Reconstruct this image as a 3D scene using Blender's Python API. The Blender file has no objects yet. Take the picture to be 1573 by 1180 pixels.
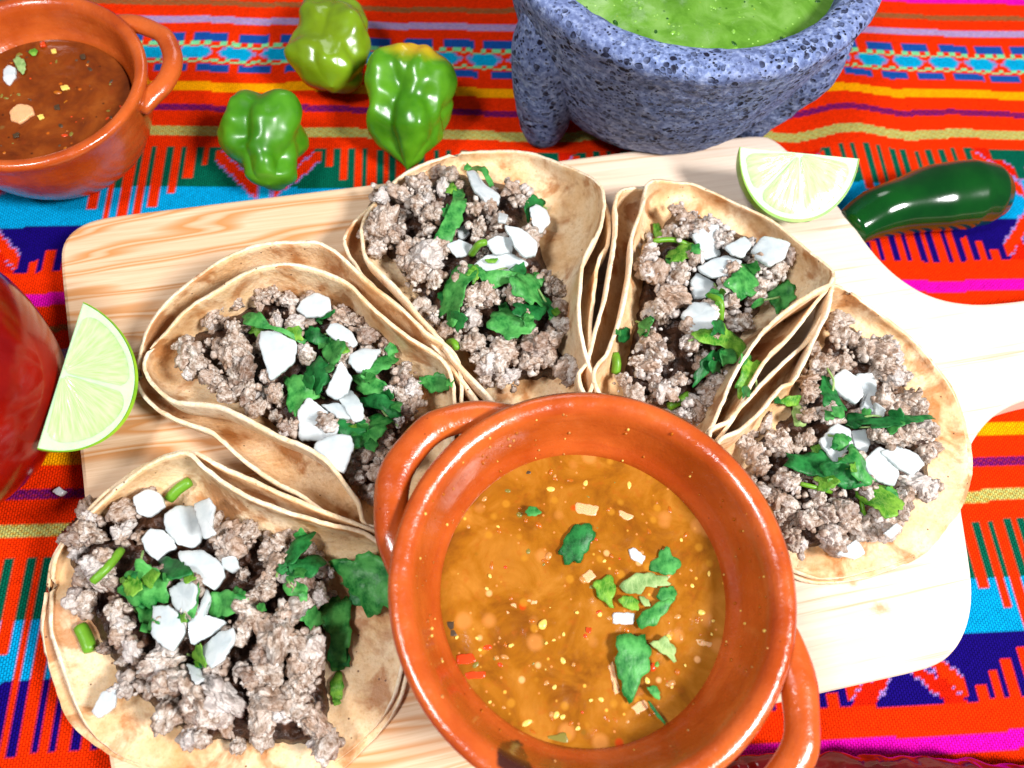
import bpy, bmesh, math, random
import numpy as np
from mathutils import Vector, Matrix, noise
from mathutils.bvhtree import BVHTree

# ------------------------------------------------------------------ scene, camera, light (1 unit = 1 cm)
S = bpy.context.scene
COL = S.collection
S.unit_settings.scale_length = 0.01
random.seed(7); RNG = np.random.default_rng(7)

FPX, CX, CY, DIST = 1180.0, 786.5, 590.0, 28.5
TILT, ROLL, YAW = math.radians(24), math.radians(9), math.radians(-11.2)
_R0 = np.array([1, 0, 0.]); _U0 = np.array([0, math.cos(TILT), math.sin(TILT)]); _V0 = np.array([0, math.sin(TILT), -math.cos(TILT)])
_RZ = np.array([[math.cos(YAW), -math.sin(YAW), 0], [math.sin(YAW), math.cos(YAW), 0], [0, 0, 1]])
CR = _RZ @ (_R0*math.cos(ROLL) + _U0*math.sin(ROLL)); CU = _RZ @ (-_R0*math.sin(ROLL) + _U0*math.cos(ROLL)); CV = _RZ @ _V0
CPOS = -CV*DIST

cam = bpy.data.cameras.new("camera"); camo = bpy.data.objects.new("camera", cam); COL.objects.link(camo)
cam.sensor_width = 36.0; cam.lens = 36.0*FPX/1573.0; cam.clip_start = 0.5; cam.clip_end = 2000
m = Matrix.Identity(4)
for i in range(3):
    m[i][0], m[i][1], m[i][2], m[i][3] = CR[i], CU[i], -CV[i], CPOS[i]
camo.matrix_world = m
cam.dof.use_dof = True; cam.dof.focus_distance = 24.5; cam.dof.aperture_fstop = 0.12
S.camera = camo

W = bpy.data.worlds.new("World"); S.world = W; W.use_nodes = True
bg = W.node_tree.nodes["Background"]; bg.inputs[0].default_value = (0.86, 0.93, 1.0, 1); bg.inputs[1].default_value = 0.155

def lamp(name, pos, target, size, watts, col, shape='DISK'):
    l = bpy.data.lights.new(name, 'AREA'); l.shape = shape; l.size = size; l.energy = watts; l.color = col
    o = bpy.data.objects.new(name, l); COL.objects.link(o)
    o.location = pos
    o.rotation_euler = (Vector(target) - Vector(pos)).to_track_quat('-Z', 'Y').to_euler()
    return o
lamp("key_lamp", (62, -38, 88), (3, 0, 1), 25, 215000, (1.0, 0.99, 0.98))
lamp("ceiling_lamp", (-46, -24, 98), (-4, 0, 1), 22, 88000, (0.97, 0.98, 1.0))
lamp("back_fill", (10, 95, 75), (0, 5, 1), 36, 15000, (1.0, 0.98, 0.96))  # unseen fill added behind the table to lift the shade

vs = S.view_settings; vs.view_transform = 'Standard'; vs.look = 'None'; vs.exposure = 0.0; vs.gamma = 1.0
S.display_settings.display_device = 'sRGB'

# ------------------------------------------------------------------ helpers
def P(x, y, z=0.0):
    """World point at height z that the photograph shows at pixel (x, y)."""
    d = CV*FPX + CR*(x-CX) + CU*(CY-y)
    return CPOS + d*((z-CPOS[2])/d[2])
def PP(pts, z=0.0):
    return [P(p[0], p[1], p[2] if len(p) > 2 else z) for p in pts]
def Z(pts, k, ox, oy):
    return [(p[0]/k+ox, p[1]/k+oy) + tuple(p[2:]) for p in pts]
def lin(r, g, b):
    f = lambda c: (c/255/12.92) if c/255 <= 0.04045 else ((c/255+0.055)/1.055)**2.4
    return (f(r), f(g), f(b))

def wloc(o):
    p = Vector((0, 0, 0))
    while o is not None:
        p = p + o.location; o = o.parent
    return p
def mk(name, verts, faces, mat, parent=None, origin=None, smooth=True, kind=None):
    """One mesh object; verts are world coordinates."""
    v = np.asarray(verts, dtype=float)
    if origin is None:
        lo, hi = v.min(0), v.max(0); origin = ((lo[0]+hi[0])/2, (lo[1]+hi[1])/2, lo[2])
    og = np.array(origin, dtype=float)
    me = bpy.data.meshes.new(name)
    me.from_pydata((v-og).tolist(), [], faces); me.validate(); me.update()
    if smooth:
        me.polygons.foreach_set('use_smooth', np.ones(len(me.polygons), dtype=bool))
    if mat: me.materials.append(mat)
    o = bpy.data.objects.new(name, me); COL.objects.link(o)
    if parent is not None:
        o.parent = parent; o.location = Vector(og) - wloc(parent)
    else:
        o.location = Vector(og)
    if kind: o['kind'] = kind
    return o
def tag(o, label, cat, group=None):
    o['label'] = label; o['category'] = cat
    if group: o['group'] = group
    return o
def thing(name, label, cat, loc, group=None):
    o = bpy.data.objects.new(name, None); COL.objects.link(o); o.location = Vector(loc); o.empty_display_size = 0.5
    return tag(o, label, cat, group)
def fix_normals(o):
    bm = bmesh.new(); bm.from_mesh(o.data); bmesh.ops.recalc_face_normals(bm, faces=bm.faces); bm.to_mesh(o.data); bm.free()

def grid_faces(n, m_, close_u=False, close_v=False, off=0):
    f = []
    for i in range(n if close_u else n-1):
        for j in range(m_ if close_v else m_-1):
            a, b = i*m_+j, i*m_+(j+1) % m_
            c, d = ((i+1) % n)*m_+(j+1) % m_, ((i+1) % n)*m_+j
            f.append((off+a, off+b, off+c, off+d))
    return f
def lathe(profile, centre, n=96, wob=0.0, seed=0):
    """Closed-or-open profile of (r, z) spun round centre."""
    vs_, pr = [], profile
    for k in range(n):
        a = 2*math.pi*k/n
        for (r, z) in pr:
            w = 1 + wob*noise.noise(Vector((math.cos(a)*0.9+seed, math.sin(a)*0.9, z*0.15)))
            vs_.append((centre[0]+r*w*math.cos(a), centre[1]+r*w*math.sin(a), centre[2]+z+wob*2.2*noise.noise(Vector((math.cos(a)+seed+9, math.sin(a), 3)))))
    return vs_, grid_faces(n, len(pr), close_u=True)
def smooth_curve(pts, n):
    """Catmull-Rom through pts, n samples spaced evenly."""
    p = np.array(pts, float); q = np.vstack([2*p[0]-p[1], p, 2*p[-1]-p[-2]]); out = []
    for i in range(1, len(q)-2):
        for t in np.linspace(0, 1, 16, endpoint=False):
            a, b, c, d = q[i-1], q[i], q[i+1], q[i+2]
            out.append(0.5*((2*b)+(c-a)*t+(2*a-5*b+4*c-d)*t*t+(-a+3*b-3*c+d)*t**3))
    out.append(p[-1]); return resample(out, n)
def resample(pts, n):
    p = np.array(pts, float); s = np.r_[0, np.cumsum(np.linalg.norm(np.diff(p, axis=0), axis=1))]
    t = np.linspace(0, s[-1], n)
    return np.stack([np.interp(t, s, p[:, k]) for k in range(p.shape[1])], 1)
def tube(path, radii, n=16, flat=1.0, up=(0, 0, 1)):
    """Swept tube with round ends; flat squashes it along 'up'."""
    p = np.array(path, float); r = np.array(radii, float); N = len(p)
    t = np.gradient(p, axis=0); t /= np.linalg.norm(t, axis=1)[:, None]
    vs_ = []
    for i in range(N):
        s = np.cross(t[i], up); s /= np.linalg.norm(s)+1e-9; w = np.cross(s, t[i])
        for k in range(n):
            a = 2*math.pi*k/n
            vs_.append(p[i]+r[i]*(math.cos(a)*s+flat*math.sin(a)*w))
    f = grid_faces(N, n, close_v=True)
    vs_.append(p[0]-t[0]*r[0]*0.3); vs_.append(p[-1]+t[-1]*r[-1]*0.3)
    for k in range(n):
        f.append((k, N*n, (k+1) % n)); f.append(((N-1)*n+(k+1) % n, N*n+1, (N-1)*n+k))
    return vs_, f
def fbm(p, o=4):
    return noise.fractal(Vector(p), 1.0, 2.0, o)

# ------------------------------------------------------------------ materials
class NT:
    def __init__(s, name):
        s.m = bpy.data.materials.new(name); s.m.use_nodes = True; s.t = s.m.node_tree
        s.b = s.t.nodes["Principled BSDF"]; s.o = s.t.nodes["Material Output"]
    def n(s, typ, ins=None, **kw):
        x = s.t.nodes.new(typ)
        for k, v in kw.items(): setattr(x, k, v)
        for k, v in (ins or {}).items():
            if isinstance(v, bpy.types.NodeSocket): s.t.links.new(v, x.inputs[k])
            else: x.inputs[k].default_value = v
        return x
    def set(s, **kw):
        for k, v in kw.items():
            k = k.replace('_', ' ')
            if isinstance(v, bpy.types.NodeSocket): s.t.links.new(v, s.b.inputs[k])
            else: s.b.inputs[k].default_value = v
        return s
    def coord(s, which='Object'): return s.n('ShaderNodeTexCoord').outputs[which]
    def mapping(s, v, scale=(1, 1, 1), loc=(0, 0, 0), rot=(0, 0, 0)):
        return s.n('ShaderNodeMapping', {'Vector': v, 'Scale': scale, 'Location': loc, 'Rotation': rot}).outputs[0]
    def noise(s, v, scale, detail=4, rough=0.55, dist=0.0, out='Fac'):
        return s.n('ShaderNodeTexNoise', {'Vector': v, 'Scale': scale, 'Detail': detail, 'Roughness': rough, 'Distortion': dist}).outputs[out]
    def voro(s, v, scale, feature='F1', out='Distance', rnd=1.0):
        return s.n('ShaderNodeTexVoronoi', {'Vector': v, 'Scale': scale, 'Randomness': rnd}, feature=feature).outputs[out]
    def ramp(s, f, stops, interp='LINEAR'):
        x = s.n('ShaderNodeValToRGB', {'Fac': f}); e = x.color_ramp.elements; x.color_ramp.interpolation = interp
        while len(e) < len(stops): e.new(0.5)
        for k, (p, c) in enumerate(stops):
            e[k].position = p; e[k].color = (c[0], c[1], c[2], 1) if hasattr(c, '__len__') else (c, c, c, 1)
        return x.outputs[0]
    def mix(s, f, a, b, mode='MIX'):
        x = s.t.nodes.new('ShaderNodeMix'); x.data_type = 'RGBA'; x.blend_type = mode
        for k, v in ((0, f), (6, a), (7, b)):
            if isinstance(v, bpy.types.NodeSocket): s.t.links.new(v, x.inputs[k])
            else: x.inputs[k].default_value = v if k == 0 else (v[0], v[1], v[2], 1)
        return x.outputs[2]
    def math(s, op, a, b=0.0, c=0.0, clamp=False):
        x = s.t.nodes.new('ShaderNodeMath'); x.operation = op; x.use_clamp = clamp
        for k, v in enumerate((a, b, c)):
            if isinstance(v, bpy.types.NodeSocket): s.t.links.new(v, x.inputs[k])
            else: x.inputs[k].default_value = v
        return x.outputs[0]
    def bump(s, h, strength=0.5, dist=0.05, prev=None):
        i = {'Height': h, 'Strength': strength, 'Distance': dist}
        if prev is not None: i['Normal'] = prev
        return s.n('ShaderNodeBump', i).outputs[0]
    def rand(s): return s.n('ShaderNodeObjectInfo').outputs['Random']
    def sep(s, v):
        x = s.n('ShaderNodeSeparateXYZ', {0: v}); return x.outputs

def mat_cloth():
    k = NT('woven_cotton'); v = k.coord()
    col = k.n('ShaderNodeVertexColor', layer_name='weave').outputs[0]
    br = k.n('ShaderNodeTexBrick', {'Vector': k.mapping(v, rot=(0, 0, math.radians(90))), 'Color1': (1, 1, 1, 1), 'Color2': (.75, .75, .75, 1), 'Mortar': (0, 0, 0, 1), 'Scale': 1.0, 'Mortar Size': 0.022, 'Mortar Smooth': 1.0, 'Brick Width': 0.13, 'Row Height': 0.085}, offset=0.5)
    h = k.math('SUBTRACT', 1.0, br.outputs['Fac'])
    nz = k.noise(v, 14, 3)
    c2 = k.mix(k.math('MULTIPLY', br.outputs['Fac'], 0.55), col, k.mix(1.0, col, (0.5, 0.42, 0.4), 'MULTIPLY'))
    c3 = k.mix(1.0, c2, k.ramp(nz, [(0.3, (0.8, 0.8, 0.8)), (0.7, (1.1, 1.1, 1.1))]), 'MULTIPLY')
    nrm = k.bump(h, 0.7, 0.05); nrm = k.bump(k.noise(v, 30, 2), 0.25, 0.03, nrm)
    k.set(Base_Color=c3, Roughness=0.85, Normal=nrm); k.b.inputs['Specular IOR Level'].default_value = 0.04
    return k.m
def mat_wood():
    k = NT('pale_pine'); v = k.coord()
    g = k.mapping(v, rot=(0, 0, math.radians(-8.6)))
    warp = k.noise(k.mapping(g, (0.045, 0.35, 0.3)), 1.0, 3, 0.5)
    x, y, z = k.sep(g)
    yy = k.math('ADD', y, k.math('MULTIPLY', warp, 5.0))
    # growth rings cut lengthwise: wide and tan on the upper side, fine elsewhere
    ring = k.math('SINE', k.math('ADD', k.math('MULTIPLY', yy, 6.4), k.math('MULTIPLY', k.noise(k.mapping(g, (0.03, 1.3, 1)), 1.0, 2), 1.6)))
    ring = k.math('MULTIPLY_ADD', ring, 0.5, 0.5)
    ring = k.ramp(ring, [(0.42, 0.0), (0.78, 0.75), (0.93, 1.0), (1.0, 0.15)])
    wide = k.ramp(k.math('ADD', k.math('MULTIPLY', x, -0.035), k.math('MULTIPLY', k.noise(k.mapping(g, (0.03, 0.12, .2)), 1.0, 2), 0.9)), [(0.28, 0.12), (0.62, 1.0)])
    fine = k.noise(k.mapping(g, (0.25, 9, 6)), 1.0, 5, 0.65)
    base = k.ramp(fine, [(0.3, lin(202, 164, 128)), (0.72, lin(222, 192, 160))])
    c = k.mix(k.math('MULTIPLY', ring, wide), base, lin(192, 132, 78))
    c = k.mix(k.ramp(k.math('MULTIPLY_ADD', x, 0.025, 0.5), [(0.35, 0.0), (0.85, 0.62)]), c, k.mix(fine, lin(210, 199, 189), lin(232, 225, 218)))  # paler towards the right: overexposure from the key side put into the wood colour
    streak = k.ramp(k.noise(k.mapping(g, (0.12, 5.5, 4), (3, 1, 0)), 1.0, 3, 0.6), [(0.6, 0.0), (0.7, 0.6)])
    c = k.mix(streak, c, lin(182, 130, 82))
    # two small resin knots and a drip
    for kx, ky, r in ((10.45, -7.9, 0.42), (11.2, -8.75, 0.5), (0.2, 7.6, 0.2)):
        dd = k.n('ShaderNodeVectorMath', {0: k.math('ADD', 0, 0)}, operation='DISTANCE') if False else None
        dx = k.math('MULTIPLY', k.math('SUBTRACT', k.sep(v)[0], kx), 1.0/r*0.7); dy = k.math('MULTIPLY', k.math('SUBTRACT', k.sep(v)[1], ky), 1.0/r*1.3)
        d = k.math('SQRT', k.math('ADD', k.math('MULTIPLY', dx, dx), k.math('MULTIPLY', dy, dy)))
        d = k.math('ADD', d, k.math('MULTIPLY', k.noise(v, 5, 3), 0.8))
        c = k.mix(k.ramp(d, [(0.55, 0.7), (0.95, 0.0)]), c, lin(190, 120, 50))
    nrm = k.bump(fine, 0.12, 0.02)
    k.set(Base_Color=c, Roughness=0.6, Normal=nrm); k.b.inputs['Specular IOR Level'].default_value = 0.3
    return k.m
def mat_tortilla(inside):
    k = NT('oiled_corn_tortilla' if inside else 'corn_tortilla'); v = k.coord()
    n1 = k.noise(v, 0.55, 5, 0.6); n2 = k.noise(v, 6, 4, 0.6)
    if inside: c = k.ramp(n1, [(0.3, lin(206, 154, 98)), (0.46, lin(228, 190, 144)), (0.68, lin(238, 214, 180))])
    else: c = k.ramp(n1, [(0.3, lin(216, 174, 126)), (0.42, lin(234, 206, 168)), (0.62, lin(243, 225, 200))])
    c = k.mix(k.ramp(n2, [(0.46, 0.0), (0.72, 0.4)]), c, lin(196, 146, 92))
    oil = k.ramp(k.noise(k.mapping(v, loc=(5, 2, 1)), 0.7, 4, 0.6, 0.4), [(0.5 if inside else 0.6, 0.0), (0.6 if inside else 0.72, 0.72)])
    c = k.mix(oil, c, lin(164, 92, 20))
    grain = k.ramp(k.voro(v, 7.5), [(0.1, 0.35), (0.3, 0.0)])
    c = k.mix(grain, c, lin(190, 140, 84))
    c = k.mix(k.ramp(k.voro(k.mapping(v, loc=(2, 5, 1)), 2.3), [(0.05, 0.9), (0.09, 0.0)]), c, lin(92, 50, 24))
    toast = k.ramp(k.noise(k.mapping(v, loc=(1, 8, 3)), 1.7, 4, 0.6), [(0.6, 0.0), (0.74, 0.4)])
    c = k.mix(toast, c, lin(170, 112, 60))
    rg = k.mix(oil, (0.65, 0.65, 0.65), (0.34, 0.34, 0.34))
    nrm = k.bump(k.noise(v, 9, 4, 0.65), 0.5, 0.06); nrm = k.bump(k.noise(v, 2.2, 3), 0.35, 0.15, nrm)
    k.set(Base_Color=c, Roughness=rg, Normal=nrm, Subsurface_Weight=0.1, Subsurface_Scale=0.2)
    k.b.inputs['Subsurface Radius'].default_value = (1, .6, .3); k.b.inputs['Specular IOR Level'].default_value = 0.3
    return k.m
def mat_meat():
    k = NT('cooked_pork'); v = k.coord(); r = k.rand()
    w = k.mapping(v); w = k.n('ShaderNodeVectorMath', {0: w, 1: k.n('ShaderNodeCombineXYZ', {0: k.math('MULTIPLY', r, 40), 1: k.math('MULTIPLY', r, 17)}).outputs[0]}, operation='ADD').outputs[0]
    n1 = k.noise(w, 1.5, 4, 0.6); n2 = k.noise(w, 6.5, 4, 0.65)
    c = k.ramp(n1, [(0.33, lin(108, 80, 60)), (0.45, lin(166, 146, 130)), (0.62, lin(206, 196, 187))])
    c = k.mix(k.ramp(n2, [(0.53, 0.0), (0.65, 0.7)]), c, lin(100, 66, 48))
    c = k.mix(k.math('MULTIPLY', k.ramp(r, [(0.5, 0.0), (0.62, 0.6), (0.8, 0.6), (0.86, 0.0)]), 0.7), c, lin(158, 122, 96))
    c = k.mix(k.ramp(r, [(0.86, 0.0), (0.93, 0.55)]), c, lin(104, 70, 52))
    c = k.mix(k.ramp(r, [(0.1, 0.5), (0.2, 0.0)]), c, lin(206, 200, 198))
    c = k.mix(k.ramp(k.voro(w, 3.0), [(0.045, 0.9), (0.07, 0.0)]), c, lin(40, 28, 24))
    nrm = k.bump(k.noise(w, 9, 3, 0.55), 0.4, 0.06); nrm = k.bump(k.voro(w, 6.0), 0.3, 0.07, nrm)
    k.set(Base_Color=c, Roughness=k.ramp(n2, [(0.3, 0.25), (0.7, 0.55)]), Normal=nrm); k.b.inputs['Specular IOR Level'].default_value = 0.5
    return k.m
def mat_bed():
    k = NT('meat_gap_shade'); v = k.coord()
    c = k.ramp(k.noise(v, 2.5, 4), [(0.35, lin(36, 20, 12)), (0.7, lin(84, 52, 34))])  # dark browns stand for the shade deep between the lumps
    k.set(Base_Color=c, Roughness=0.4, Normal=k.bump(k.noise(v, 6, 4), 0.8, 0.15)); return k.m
def mat_onion():
    k = NT('raw_onion'); v = k.coord()
    s_ = k.noise(v, 1.6, 3)
    c = k.ramp(s_, [(0.35, lin(204, 214, 217)), (0.65, lin(232, 238, 238))])
    k.set(Base_Color=c, Roughness=0.25, Transmission_Weight=0.24, Coat_Weight=0.3, Coat_Roughness=0.08, IOR=1.35, Subsurface_Weight=0.35, Subsurface_Scale=0.3, Normal=k.bump(k.noise(v, 2.2, 2), 0.2, 0.08))
    k.b.inputs['Subsurface Radius'].default_value = (1, 1.0, 0.9); k.b.inputs['Specular IOR Level'].default_value = 0.45
    return k.m
def mat_leaf(name, a, b, vein):
    k = NT(name); v = k.coord(); r = k.rand()
    n1 = k.noise(v, 2.6, 4, 0.6)
    c = k.ramp(n1, [(0.36, a), (0.62, b)])
    ve = k.ramp(k.voro(k.mapping(v, (2.2, 1, 1)), 3.6, 'DISTANCE_TO_EDGE'), [(0.0, 0.35), (0.05, 0.0)])
    c = k.mix(ve, c, vein)
    c = k.mix(k.math('MULTIPLY', r, 0.3), c, k.mix(1.0, c, (1.5, 1.25, 0.9), 'MULTIPLY'))
    nrm = k.bump(k.voro(k.mapping(v, (2.2, 1, 1)), 3.6, 'DISTANCE_TO_EDGE'), 0.25, 0.04); nrm = k.bump(k.noise(v, 8, 3), 0.3, 0.04, nrm)
    k.set(Base_Color=c, Roughness=0.42, Normal=nrm); k.b.inputs['Specular IOR Level'].default_value = 0.3
    tr = k.n('ShaderNodeBsdfTranslucent', {'Color': c}); mx = k.n('ShaderNodeMixShader', {0: 0.3, 1: k.b.outputs[0], 2: tr.outputs[0]})
    k.t.links.new(mx.outputs[0], k.o.inputs[0])
    return k.m
def mat_clay(stain=None):
    k = NT('glazed_red_clay'); v = k.coord()
    n1 = k.noise(v, 0.5, 4); n2 = k.noise(k.mapping(v, (0.6, 0.6, 5)), 1.2, 4)
    c = k.ramp(n1, [(0.35, lin(164, 64, 14)), (0.65, lin(194, 90, 34))])
    c = k.mix(k.ramp(n2, [(0.5, 0.0), (0.75, 0.35)]), c, lin(150, 46, 14))
    c = k.mix(k.ramp(k.voro(v, 1.7), [(0.03, 0.7), (0.05, 0.0)]), c, lin(90, 30, 14))
    if stain:
        x, y, z = k.sep(v)
        d = k.math('SQRT', k.math('ADD', k.math('POWER', k.math('ABSOLUTE', k.math('SUBTRACT', x, stain[0])), 2.0), k.math('POWER', k.math('ABSOLUTE', k.math('SUBTRACT', y, stain[1])), 2.0)))
        d = k.math('ADD', d, k.math('MULTIPLY', k.noise(v, 2.5, 3), 0.5))
        c = k.mix(k.ramp(d, [(0.62, 0.95), (0.7, 0.0)]), c, lin(48, 24, 22))
    nrm = k.bump(k.noise(v, 1.6, 3), 0.3, 0.12); nrm = k.bump(k.noise(v, 9, 3, 0.7), 0.3, 0.04, nrm)
    k.set(Base_Color=c, Roughness=k.ramp(k.noise(v, 3, 4), [(0.35, 0.14), (0.7, 0.34)]), Normal=nrm, Coat_Weight=0.4, Coat_Roughness=0.12)
    return k.m
def mat_salsa(name, cols, bits):
    k = NT(name); v = k.coord()
    n1 = k.noise(v, 0.75, 5, 0.62, 0.6); n2 = k.noise(k.mapping(v, loc=(4, 4, 0)), 3.2, 4, 0.6)
    c = k.ramp(n1, [(0.32, cols[0]), (0.5, cols[1]), (0.68, cols[2])])
    c = k.mix(k.ramp(n2, [(0.55, 0.0), (0.72, 0.5)]), c, cols[3])
    for i, (sc, th, co) in enumerate(bits):
        w = k.mapping(v, loc=(i*3.7+1, i*1.3, 0.0))
        c = k.mix(k.ramp(k.voro(w, sc), [(th*0.55, 0.75), (th, 0.0)]), c, co)
    nrm = k.bump(k.noise(v, 3.5, 4, 0.6), 0.25, 0.06)
    k.set(Base_Color=c, Roughness=0.2, Normal=nrm); k.b.inputs['Specular IOR Level'].default_value = 0.3
    return k.m
def mat_stone():
    k = NT('volcanic_stone'); v = k.coord()
    big = k.noise(v, 0.4, 4)
    c = k.ramp(k.noise(v, 4.0, 5, 0.65), [(0.32, lin(66, 80, 120)), (0.5, lin(108, 124, 168)), (0.68, lin(158, 172, 208))])
    c = k.mix(k.ramp(big, [(0.4, 0.0), (0.7, 0.4)]), c, lin(96, 100, 136))
    wv = k.n('ShaderNodeVectorMath', {0: v, 1: k.n('ShaderNodeVectorMath', {0: k.noise(v, 2.0, 2, out='Color'), 3: 0.22}, operation='SCALE').outputs[0]}, operation='ADD').outputs[0]
    p1 = k.ramp(k.voro(wv, 3.0), [(0.26, 1.0), (0.36, 0.0)]); p2 = k.ramp(k.voro(k.mapping(wv, loc=(3, 1, 2)), 6.0), [(0.2, 1.0), (0.32, 0.0)])
    gate = k.ramp(k.noise(v, 1.1, 3), [(0.4, 0.25), (0.6, 1.0)])
    pit = k.math('MULTIPLY', k.math('MAXIMUM', p1, p2), gate)
    c = k.mix(pit, c, lin(16, 16, 40))  # shade inside the pit hollows put into the stone colour
    h = k.math('SUBTRACT', k.math('MULTIPLY', k.noise(v, 7, 4, 0.7), 0.35), pit)
    k.set(Base_Color=c, Roughness=0.75, Normal=k.bump(h, 0.9, 0.12)); k.b.inputs['Specular IOR Level'].default_value = 0.25
    return k.m
def mat_skin(name, a, b, rough=0.22, patch=None, spec=0.5, scale=0.5):
    k = NT(name); v = k.coord()
    c = k.ramp(k.noise(v, scale, 4), [(0.35, a), (0.65, b)])
    if patch:
        x, y, z = k.sep(v); (px, py, pz), r, col = patch
        d = k.n('ShaderNodeVectorMath', {0: v, 1: (px, py, pz)}, operation='DISTANCE').outputs['Value']
        d = k.math('ADD', d, k.math('MULTIPLY', k.noise(v, 1.5, 3), 0.7))
        c = k.mix(k.ramp(k.math('DIVIDE', d, r), [(0.55, 0.9), (1.0, 0.0)]), c, col)
    k.set(Base_Color=c, Roughness=rough, Normal=k.bump(k.noise(v, 1.8, 3), 0.05, 0.1), Coat_Weight=0.12, Coat_Roughness=0.15)
    k.b.inputs['Specular IOR Level'].default_value = spec
    return k.m
def mat_flesh():
    k = NT('lime_flesh'); v = k.coord('Generated'); u = k.coord('UV')
    ves = k.voro(k.mapping(u, (2.4, 9.0, 1)), 2.0); ves2 = k.noise(k.mapping(u, (3, 16, 1)), 1.6, 3)
    c = k.ramp(k.math('ADD', k.math('MULTIPLY', ves, 0.5), k.math('MULTIPLY', ves2, 0.6)), [(0.3, lin(170, 206, 132)), (0.75, lin(192, 222, 164))])
    k.set(Base_Color=c, Roughness=0.16, Subsurface_Weight=0.5, Subsurface_Scale=0.4, Normal=k.bump(k.math('ADD', ves, ves2), 0.3, 0.04))
    k.b.inputs['Subsurface Radius'].default_value = (0.8, 1.0, 0.4)
    return k.m
def mat_plain(name, col, rough=0.5, bump=0.2, sss=0.0, spec=0.4, sc=6):
    k = NT(name); v = k.coord()
    c = k.mix(k.noise(v, 3, 3), [x*0.82 for x in col], [min(1, x*1.12) for x in col])
    k.set(Base_Color=c, Roughness=rough, Normal=k.bump(k.noise(v, sc, 3), bump, 0.05), Subsurface_Weight=sss, Subsurface_Scale=0.3)
    k.b.inputs['Specular IOR Level'].default_value = spec
    return k.m

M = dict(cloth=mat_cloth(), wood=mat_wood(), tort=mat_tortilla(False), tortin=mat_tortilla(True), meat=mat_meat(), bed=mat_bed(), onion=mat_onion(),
    ld=mat_leaf('dark_cilantro', lin(8, 78, 30), lin(44, 136, 66), lin(50, 130, 70)),
    lg=mat_leaf('green_cilantro', lin(24, 112, 44), lin(92, 178, 90), lin(86, 176, 92)),
    lb=mat_leaf('bright_cilantro', lin(44, 124, 24), lin(130, 186, 66), lin(176, 214, 110)),
    lp=mat_leaf('pale_cilantro', lin(120, 160, 90), lin(170, 200, 130), lin(206, 226, 160)),
    stem=mat_plain('cilantro_stem', lin(100, 152, 34), 0.4, 0.25, 0.2),
    pith=mat_plain('lime_pith', lin(192, 220, 176), 0.45, 0.15, 0.3), flesh=mat_flesh(),
    seed=mat_plain('chilli_seed', lin(236, 196, 96), 0.3, 0.1, 0.2), pinkonion=mat_plain('cooked_onion', lin(226, 168, 120), 0.3, 0.1, 0.3),
    redbit=mat_plain('tomato_flesh', lin(200, 62, 16), 0.25, 0.1), darkbit=mat_plain('charred_skin', lin(70, 52, 34), 0.35, 0.2),
    greenbit=mat_plain('cooked_chilli', lin(120, 108, 40), 0.3, 0.1))

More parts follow.
